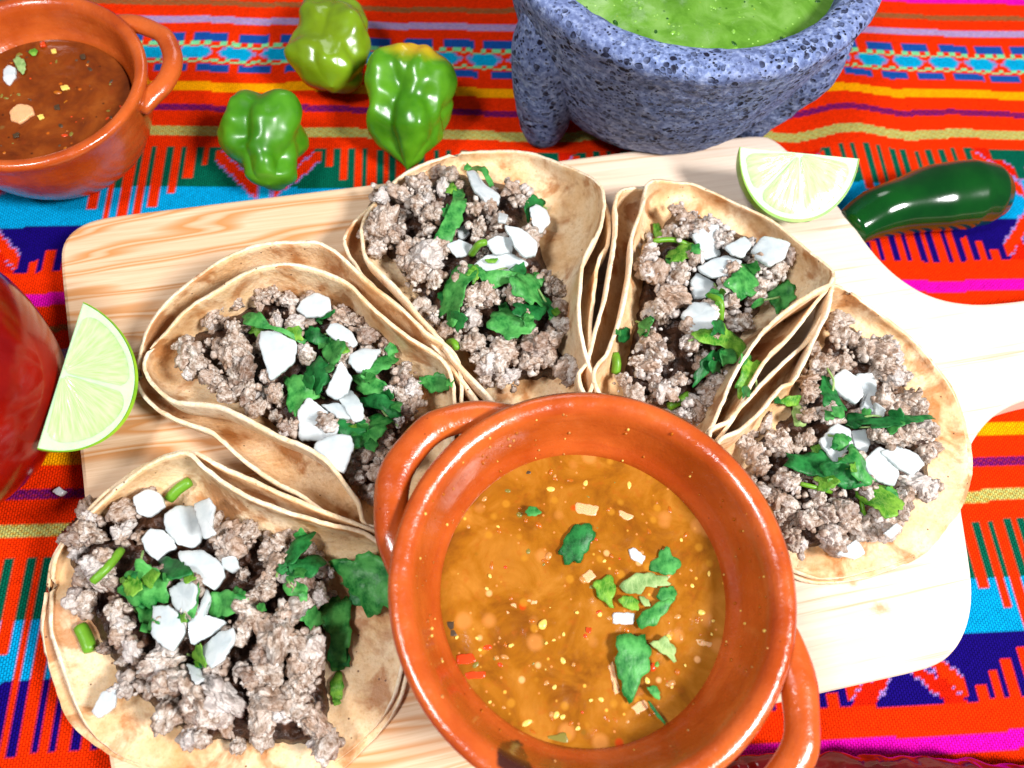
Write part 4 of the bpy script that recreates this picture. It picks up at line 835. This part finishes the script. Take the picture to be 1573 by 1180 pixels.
for (sx, sy, sw) in f6([(1040,530,26),(920,310,42),(1000,860,28),(1040,870,22),(1520,1020,32),(1240,1130,30),(725,440,18),(1125,240,16),(1210,770,16),(1270,765,22),(600,780,14),(400,390,16),(580,95,16),(600,20,18),(990,690,20),(1045,370,16),(940,425,14),(540,465,14),(1130,940,20),(520,395,14)])+f7([(700,240,30),(770,290,14),(500,390,26),(370,650,26),(640,900,14),(520,690,14),(760,370,12),(600,560,12)])+f5([(190,545,26),(300,1005,16),(640,440,12)]):
    p = P(sx, sy, SZ+0.02); a = random.uniform(0, 6.28); r = sw/3.93/60.0*0.62
    vv_, ff = [], None
    for i in range(9):
        th = math.pi*i/8
        for j in range(12):
            ph = 2*math.pi*j/12; x, y, z = 1.35*math.cos(th), math.sin(th)*math.cos(ph)*(1-0.25*math.cos(th)), 0.45*math.sin(th)*math.sin(ph)
            vv_.append((p[0]+r*(x*math.cos(a)-y*math.sin(a)), p[1]+r*(x*math.sin(a)+y*math.cos(a)), p[2]+r*z))
    mk('seed', vv_, grid_faces(9, 12, close_v=True), M['seed'], sal, origin=tuple(p))

def pulp(par, c, r, z, mats, n, seed, big=1.0):
    """Half sunk flecks of pulp and seed, too many to count."""
    rg_ = np.random.default_rng(seed); v, f, mi = [], [], []
    for i in range(n):
        q = r*math.sqrt(rg_.uniform(0, 0.93)); a = rg_.uniform(0, 6.283); x, y = c[0]+q*math.cos(a), c[1]+q*math.sin(a)
        sz = big*rg_.uniform(0.03, 0.10)*rg_.uniform(0.6, 1.3); el = rg_.uniform(1.0, 2.2); t = rg_.uniform(0, 3.14); b0 = len(v)
        for (k1, zz) in ((1.0, 0.0), (0.75, 0.45), (0.3, 0.62)):
            for j in range(8):
                p = 2*math.pi*j/8; u, w = sz*el*k1*math.cos(p)*rg_.uniform(.85, 1.1), sz*k1*math.sin(p)
                v.append((x+u*math.cos(t)-w*math.sin(t), y+u*math.sin(t)+w*math.cos(t), z-0.03+zz*sz*0.8))
        fs = grid_faces(3, 8, close_v=True, off=b0)+[tuple(b0+16+j for j in range(8))]; f += fs; mi += [int(rg_.integers(0, len(mats)))]*len(fs)
    o = mk('pulp_flecks', v, f, mats[0], par, origin=(c[0], c[1], z), kind='stuff')
    for m_ in mats[1:]: o.data.materials.append(m_)
    if len(o.data.polygons) == len(mi): o.data.polygons.foreach_set('material_index', np.array(mi, np.int32))
    fix_normals(o)
M['pulp_a'] = mat_plain('salsa_pulp', lin(172, 92, 14), 0.25, 0.2, 0.2); M['pulp_b'] = mat_plain('pale_pulp', lin(190, 128, 66), 0.25, 0.2, 0.2); M['pulp_g'] = mat_plain('green_pulp', lin(118, 168, 60), 0.25, 0.2); M['pulp_d'] = mat_plain('dark_green_skin', lin(30, 76, 14), 0.3, 0.2); M['pulp_y'] = mat_plain('yellow_pulp', lin(160, 170, 60), 0.25, 0.2)
pulp(sal, FB, 4.0, SZ, [M['pulp_a'], M['pulp_b'], M['pulp_a'], M['pulp_a'], M['pulp_b'], M['seed'], M['pulp_a'], M['greenbit'], M['redbit']], 240, 11, 0.9)
def splashes(par, c, n, seed, mats):
    """Droplets and seeds stuck to the inner wall above the salsa."""
    rg_ = np.random.default_rng(seed); v, f, mi = [], [], []
    for i in range(n):
        zz = rg_.uniform(2.95, 4.7); rr = np.interp(zz, [2.6, 3.0, 3.35, 3.9, 4.4, 4.62, 4.74], [3.8, 3.86, 4.12, 4.3, 4.42, 4.52, 4.66])*1.03; a = rg_.uniform(0, 6.283)
        sz = rg_.uniform(0.018, 0.05); el = rg_.uniform(1, 1.9); p = Vector((c[0]+rr*math.cos(a), c[1]+rr*math.sin(a), c[2]+zz)); b0 = len(v)
        for d in ICO_V: v.append((p.x+d.x*sz, p.y+d.y*sz, p.z+d.z*sz*el))
        f += [tuple(b0+k_ for k_ in t_) for t_ in ICO_F]; mi += [int(rg_.integers(0, len(mats)))]*len(ICO_F)
    o = mk('salsa_splashes', v, f, mats[0], par, origin=(c[0], c[1], c[2]+3), kind='stuff')
    for m_ in mats[1:]: o.data.materials.append(m_)
    if len(o.data.polygons) == len(mi): o.data.polygons.foreach_set('material_index', np.array(mi, np.int32))
splashes(sal, FB, 130, 21, [M['pulp_a'], M['pulp_b'], M['pulp_a'], M['seed']])
m_br = mat_salsa('brown_salsa', [lin(92, 36, 8), lin(118, 52, 12), lin(138, 68, 20), lin(122, 46, 12)], [(1.3, 0.11, lin(196, 96, 20)), (1.7, 0.10, lin(50, 24, 12)), (0.8, 0.09, lin(120, 84, 40))])
BZ = BB[2]+3.2*BKS
sal2, sm2 = salsa_surface('salsa', BB, 3.92*BKS, BZ, m_br, 0.05, 9, 'dark brown salsa in the far left clay bowl', 'salsa')
g1 = lambda l: Z(l, 3.146, 0, 0)
for nm, mt_, th, poly in (('onion_piece', 'onion', 0.25, g1([(18,340),(40,315),(75,325),(75,375),(45,415),(15,390)])), ('cilantro_leaf', 'lp', 0.04, g1([(65,290),(90,275),(125,300),(120,360),(95,350)])), ('cilantro_leaf', 'lb', 0.03, g1([(135,250),(165,230),(185,250),(160,272)])), ('onion_piece', 'pinkonion', 0.12, g1([(45,540),(90,505),(150,510),(165,550),(100,600),(50,580)])),
     ('tomato_piece', 'redbit', 0.1, g1([(190,210),(215,200),(222,220),(195,226)])), ('seed', 'seed', 0.06, g1([(290,415),(325,410),(338,428),(300,438)])), ('seed', 'seed', 0.06, g1([(245,240),(270,235),(275,255),(250,258)])), ('seed', 'seed', 0.06, g1([(180,560),(205,550),(215,570),(190,578)])),
     ('chilli_skin', 'darkbit', 0.05, g1([(385,265),(410,260),(412,285),(390,285)])), ('chilli_skin', 'darkbit', 0.05, g1([(262,510),(285,505),(288,530),(265,530)])), ('chilli_skin', 'darkbit', 0.05, g1([(60,650),(90,640),(92,662),(66,666)]))):
    k += 1; flake(nm, poly, None, M[mt_], sal2, thick=th, curl=0.15, kind='leaf' if nm == 'cilantro_leaf' else 'onion', zfix=BZ+0.06, seed=500+k)

# ------------------------------------------------------------------ stone mortar with green salsa
MC = (6.72, 14.25, 0.0); RIMZ = 8.0
m_stone = mat_stone()
mol = thing('stone_mortar', 'grey volcanic stone mortar on stubby legs holding green salsa', 'mortar', (MC[0], MC[1], 0))
mp = [(0.0, 0.95), (3.4, 0.9), (4.7, 1.05), (5.5, 1.9), (6.3, 3.6), (6.95, 5.5), (7.45, 7.0), (7.66, 7.6), (7.62, 7.9), (7.4, 8.03), (6.9, 8.04), (6.5, 7.96), (6.25, 7.7), (6.0, 6.8), (5.4, 5.5), (4.4, 4.2), (2.5, 3.6), (0.0, 3.5)]
pr = [tuple(p) for p in smooth_curve([(r*0.925, z, 0) for r, z in mp], 150)[:, :2]]
v, f = lathe(pr, MC, 240, 0.01, 5)
rg = np.random.default_rng(3)
def stone_rough(v, amt=1.0):
    """Pits and grain as real relief."""
    out = []
    for q in v:
        p = Vector(q); n1 = noise.voronoi(p*1.25)[0][0]; n2 = noise.voronoi(p*2.3+Vector((4, 1, 2)))[0][0]
        g = 0.5+0.5*noise.noise(p*0.9)
        dep = max(0, 0.36-n1)*0.9*g+max(0, 0.32-n2)*0.5*g
        c = Vector((MC[0], MC[1], max(3.0, p.z))); d = (p-c); d.normalize()
        if math.hypot(p.x-MC[0], p.y-MC[1]) < 5.75 and p.z > 3.2: d = -d
        out.append(p-d*dep*amt*0.3+d*0.05*noise.fractal(p*1.6, 1, 2, 3))
    return out
o = mk('body', stone_rough(v), f, m_stone, mol, origin=MC); fix_normals(o)
for ang in (208, 326, 97):
    a = math.radians(ang); dx, dy = math.cos(a), math.sin(a)
    path = smooth_curve([(MC[0]+r*dx, MC[1]+r*dy, z) for r, z in (((5.75, 6.7), (5.75, 5.3), (5.65, 3.8), (5.55, 2.2), (5.45, 0.95), (5.4, 0.25)) if ang == 208 else ((6.0, 6.4), (5.8, 5.0), (5.2, 3.4), (4.8, 2.0), (4.6, 0.9), (4.5, 0.25)))], 44)
    v, f = tube(path, np.interp(np.linspace(0, 1, 44), [0, 0.25, 0.6, 0.9, 1], [1.0, 1.4, 1.32, 1.05, 0.85]), 40, 1.0, (-dy, dx, 0))
    o = mk('leg', stone_rough(v, 0.8), f, m_stone, mol); fix_normals(o)
m_gr = mat_salsa('green_salsa', [lin(66, 112, 22), lin(92, 138, 44), lin(116, 156, 74), lin(98, 142, 54)], [(1.6, 0.09, lin(30, 74, 12)), (2.8, 0.10, lin(170, 214, 110)), (2.0, 0.07, lin(160, 170, 40))])
gs, gsm = salsa_surface('salsa', MC, 5.75, 7.0, m_gr, 0.06, 17, 'bright green salsa filling the stone mortar', 'salsa')

pulp(sal2, BB, 3.8*BKS, BZ, [M['pulp_a'], M['darkbit'], M['greenbit'], M['redbit']], 160, 12, 0.8)
pulp(gs, MC, 5.5, 7.0, [M['pulp_g'], M['pulp_g'], M['pulp_d'], M['pulp_g']], 420, 13, 0.8)

# ------------------------------------------------------------------ lime wedges
def lime_wedge(label, tipa, tipb, rind, wedge_deg, lines, seed):
    A, B, Rn = P(*tipa), P(*tipb), P(*rind)
    mid = (A+B)/2; X = (A-B)/2; a = np.linalg.norm(X); X = X/a
    Yv = Rn-mid; Yv -= X*(Yv@X); b = np.linalg.norm(Yv); Yv /= b
    Nn = np.cross(X, Yv)
    if Nn[2] < 0: Nn = -Nn
    t = thing('lime_wedge', label, 'lime', tuple(mid-Nn*1.0), 'lime wedges')
    phi = math.radians(wedge_deg)
    def pt(x, rho, th, raise_=0.0):
        q = rho*b
        return mid+X*(x*a)+Yv*(q*math.cos(th))-Nn*(q*math.sin(th))+Nn*raise_
    prof = lambda x: max(0.0, 1-abs(x)**2.1)**0.52
    n, m_ = 49, 22
    xsn = np.sin(np.linspace(-math.pi/2, math.pi/2, n))
    v = []
    for x in xsn:
        for th in np.linspace(0.0, phi, m_):
            w = 1+0.012*noise.noise(Vector((x*6, th*6, seed)))
            v.append(pt(x, prof(x)*w, th))
    f = grid_faces(n, m_)
    off = len(v)                                              # rim of the peel seen on both cut faces
    for th, sg in ((0.0, 1), (phi, -1)):
        for x in xsn:
            for q in (1.0, 0.955): v.append(pt(x*(1 if q == 1 else 0.985), prof(x)*q, th, 0.012 if sg > 0 else 0))
    f += grid_faces(n, 2, off=off)+grid_faces(n, 2, off=off+2*n)
    fx = mk('peel', v, f, M['peel'], t, origin=tuple(mid)); fix_normals(fx)
    v = []; rows = 8
    for th in (0.0, phi):
        for x in xsn:
            for q in np.linspace(0, 0.955, rows): v.append(pt(x*0.985, prof(x)*q, th, -0.015 if th == 0 else 0.0))
    f = grid_faces(n, rows)+grid_faces(n, rows, off=n*rows)
    mk('pith', v, f, M['pith'], t, origin=tuple(mid))
    # juicy segments on the face that shows
    for (g0, g1_) in lines:
        v, uv = [], []; na, nr = 26, 14
        for i in range(na):
            g = math.radians(g0+(g1_-g0)*i/(na-1))
            # distance from the core to the rind along this direction
            lo, hi = 0.0, 3.0
            for _ in range(30):
                mid_ = (lo+hi)/2; xx, yy = mid_*math.cos(g)*1.0/a*2.5, mid_*math.sin(g)*2.5/b
                if abs(xx) < 1 and yy < prof(xx): lo = mid_
                else: hi = mid_
            L = lo
            ed = min(1.0, min(i, na-1-i)/3.5)
            for j in range(nr):
                q = 0.07+(0.885-0.07)*j/(nr-1)
                q = 0.48+(q-0.48)*(0.72+0.28*math.sqrt(ed))
                er = min(1.0, min(j, nr-1-j)/2.5)
                bump_ = 0.045*math.sqrt(ed*er)+0.02*noise.noise(Vector((g*9, q*4, seed)))
                v.append(pt(q*L*math.cos(g)*2.5/a, q*L*math.sin(g)*2.5/b, 0.0, bump_-0.005)); uv.append((q, i/(na-1)*abs(g1_-g0)/60))
        f = grid_faces(na, nr)
        o = mk('flesh_segment', v, f, M['flesh'], t, origin=tuple(mid)); fix_normals(o)
        ul = o.data.uv_layers.new(name='UVMap')
        for lp in o.data.loops: ul.data[lp.index].uv = uv[lp.vertex_index]
    return t
M['peel'] = mat_skin('lime_peel', lin(96, 150, 20), lin(150, 186, 40), 0.35, None, 0.4, 0.8)
lime_wedge('lime wedge overhanging the near left board edge beside the tomato', (128, 464, 4.9), (57, 690, 4.7), (219, 572, 3.0), 44, [(4, 82), (88, 176)], 3)
lime_wedge('lime wedge at the far right board corner in front of the jalapeno', (1320, 244, 4.2), (1136, 226, 4.2), (1226, 342, 3.05), 52, [(6, 78), (84, 128), (133, 174)], 4)

# ------------------------------------------------------------------ peppers
def habanero(label, centre, axis_dir, length, rad, prof, lobes, depth, twist, seed, mat, squash=1.0):
    t = thing('habanero_pepper', label, 'pepper', (centre[0], centre[1], centre[2]), 'green habanero peppers')
    ax = Vector(axis_dir).normalized(); s = ax.cross(Vector((0, 0, 1))).normalized(); w = s.cross(ax)
    n, m_ = 80, 96; v = []
    pr = smooth_curve([(q, r, 0) for q, r in prof], n)
    for i in range(n):
        tt, rr = pr[i][0], max(pr[i][1], 0.0)
        for j in range(m_):
            a = 2*math.pi*j/m_
            lob = abs(math.cos((a+twist*tt+seed)*lobes/2.0))
            k = 1+depth*(lob-0.62)*min(1, rr*1.8)
            d = s*math.cos(a)+w*math.sin(a)*squash
            base = Vector(centre)+ax*((tt-0.5)*length)
            q = base+d*(rr*rad*k)
            nn = noise.noise(q*0.6+Vector((seed*3, 0, 0)))*0.5+noise.noise(q*1.3+Vector((seed, 5, 0)))*0.2+noise.noise(q*2.6+Vector((seed, 5, 9)))*0.05
            q = q+d*nn*min(1, rr*2.5)
            v.append(q)
    f = grid_faces(n, m_, close_v=True)
    lo = min(q.z for q in v); v = [q-Vector((0, 0, lo-0.06)) for q in v]
    o = mk('skin', v, f, mat, t); fix_normals(o)
    return t
hp = lambda x, y, z=1.7: tuple(P(x, y, z))
def dirpx(a, b, za, zb): return tuple(P(*b, zb)-P(*a, za))
m_h = mat_skin('habanero_skin', lin(50, 112, 8), lin(84, 150, 26), 0.34)
m_h1 = mat_skin('pale_habanero_skin', lin(100, 124, 12), lin(120, 156, 26), 0.24, None)
m_h2 = mat_skin('yellowing_habanero_skin', lin(54, 112, 8), lin(92, 152, 26), 0.27, ((0.2, 1.9, 3.4), 1.9, lin(214, 170, 20)))
habanero('pale green habanero lying farthest back, nearest the top edge', hp(511, 66, 1.5), dirpx((507, -30), (507, 150), 1.7, 1.4), 5.2, 1.42, [(0, 0), (0.02, 0.3), (0.12, 0.62), (0.35, 0.9), (0.6, 1.0), (0.8, 0.92), (0.94, 0.6), (1, 0.0)], 3, 0.2, 1.2, 1, m_h1)
habanero('green habanero with a yellow shoulder and pointed tip, right of the other two', hp(630, 167, 1.8), dirpx((632, 90), (624, 262), 2.4, 0.9), 5.0, 1.72, [(0, 0), (0.01, 0.4), (0.06, 0.75), (0.2, 1.0), (0.42, 1.02), (0.62, 0.88), (0.8, 0.6), (0.93, 0.28), (1, 0.0)], 4, 0.22, 1.3, 2, m_h2)
habanero('small bright green habanero, roundest of the three, touching the far board edge', hp(411, 222, 1.6), dirpx((405, 150), (412, 298), 2.0, 1.6), 3.9, 1.46, [(0, 0), (0.01, 0.42), (0.08, 0.78), (0.28, 1.03), (0.5, 1.02), (0.68, 0.8), (0.78, 0.58), (0.9, 0.52), (0.97, 0.34), (1, 0.0)], 4, 0.22, 1.1, 5.3, m_h)
m_j = mat_skin('jalapeno_skin', lin(0, 50, 12), lin(6, 66, 16), 0.13, None, 0.55)
jp = smooth_curve(PP([(1305, 352, 1.2), (1335, 335, 1.32), (1375, 320, 1.4), (1430, 306, 1.42), (1490, 299, 1.42), (1549, 302, 1.35)]), 60)
jr = np.interp(np.linspace(0, 1, 60), [0, .15, .35, .55, .75, .88, .95, .985, 1], [.78, 1.02, 1.2, 1.36, 1.4, 1.22, .9, .55, .15])
v, f = tube(jp, jr, 48); v = [np.array(q)+np.array(noise.noise_vector(Vector(q)*0.5))*0.1 for q in v]
jal = thing('jalapeno_pepper', 'glossy dark green jalapeno lying right of the board on the cloth', 'pepper', tuple(jp[30]*[1, 1, 0]))
o = mk('skin', v, f, m_j, jal); fix_normals(o)
sp = smooth_curve([jp[0]+(0.2, 0, 0), jp[0]+(-0.15, -0.1, -0.1), jp[0]+(-0.35, -0.2, -0.25)], 12); v, f = tube(sp, [.45, .34, .26, .22, .2, .2, .2, .2, .21, .22, .24, .2], 14)
o = mk('stem', v, f, M['stem'], jal); fix_normals(o)

# ------------------------------------------------------------------ tomato, dried chilli, onion crumbs
tc = P(-112, 600, 3.6); TR = 4.3
v = []
for i in range(50):
    th = math.pi*i/49
    for j in range(80):
        ph = 2*math.pi*j/80; dim = 0.55*math.exp(-(th/0.35)**2)
        r = TR*(1+0.03*math.cos(5*ph)*math.sin(th)**2*math.cos(th/2)+0.02*noise.noise(Vector((math.cos(ph), math.sin(ph), th))))
        loc = Vector((r*math.sin(th)*math.cos(ph), r*math.sin(th)*math.sin(ph), r*0.88*math.cos(th)-dim))
        v.append(loc)
rot = Matrix.Rotation(math.radians(62), 3, 'X') @ Matrix.Rotation(0.3, 3, 'Z'); rot = Matrix.Rotation(math.radians(-40), 3, 'Z') @ rot
v2 = [rot @ q for q in v]; lo = min(q.z for q in v2); sh = Vector((tc[0], tc[1], -lo+0.08))
tom = thing('tomato', 'ripe red tomato on the cloth at the left edge of the board', 'tomato', (tc[0], tc[1], 0))
o = mk('skin', [q+sh for q in v2], grid_faces(50, 80, close_v=True), mat_skin('tomato_skin', lin(118, 6, 2), lin(158, 20, 6), 0.16, None, 0.5), tom); fix_normals(o)
top = rot @ Vector((0, 0, TR*0.88-0.5)); axv = rot @ Vector((0, 0, 1))
for q in range(5):
    a = q*1.257; side = rot @ Vector((math.cos(a), math.sin(a), 0.18))
    pth = smooth_curve([np.array(top+sh), np.array(top+sh+side*0.8+axv*0.25), np.array(top+sh+side*1.6+axv*0.15)], 9)
    vv_, ff = tube(pth, [.2, .22, .22, .2, .17, .14, .1, .06, .02], 8, 0.4)
    mk('sepal', vv_, ff, M['ld'], tom)
cp = smooth_curve(PP([(1080, 1222, 0.7), (1180, 1226, 0.9), (1290, 1236, 1.0), (1420, 1246, 0.95), (1560, 1250, 0.9), (1680, 1235, 0.6), (1740, 1220, 0.4)]), 120)
v, f = tube(cp, np.interp(np.linspace(0, 1, 120), [0, .08, .3, .6, .85, 1], [.5, 1.1, 1.4, 1.45, 1.0, .12]), 48, 0.62)
v = [np.array(q)+np.array(noise.noise_vector(Vector(q)*0.9))*0.16+np.array(noise.noise_vector(Vector(q)*2.4))*0.1 for q in v]
lo = min(q[2] for q in v); v = [q-np.array([0, 0, lo-0.1]) for q in v]
o = mk('dried_chilli', v, f, mat_skin('dried_chilli_skin', lin(70, 4, 6), lin(108, 8, 10), 0.14, None, 0.55), None, smooth=True); fix_normals(o)
tag(o, 'wrinkled shiny dark red dried chilli by the near board edge', 'chilli')
for lb_, poly in (('tiny white onion crumb fallen just below the brown salsa bowl', g1([(290,890),(310,875),(345,905),(320,930),(295,915)])), ('tiny white onion crumb nearer the woven comb by the brown salsa bowl', g1([(522,800),(540,788),(557,808),(540,826)])), ('small pinkish onion crumb on the cloth below the tomato', Z([(185,175),(215,160),(237,178),(215,195)], 2.36, 0, 680))):
    k += 1; o = flake('onion_crumb', poly, None, M['onion'], None, thick=0.18, curl=0.2, kind='onion', zfix=0.32, seed=700+k); tag(o, lb_, 'onion')
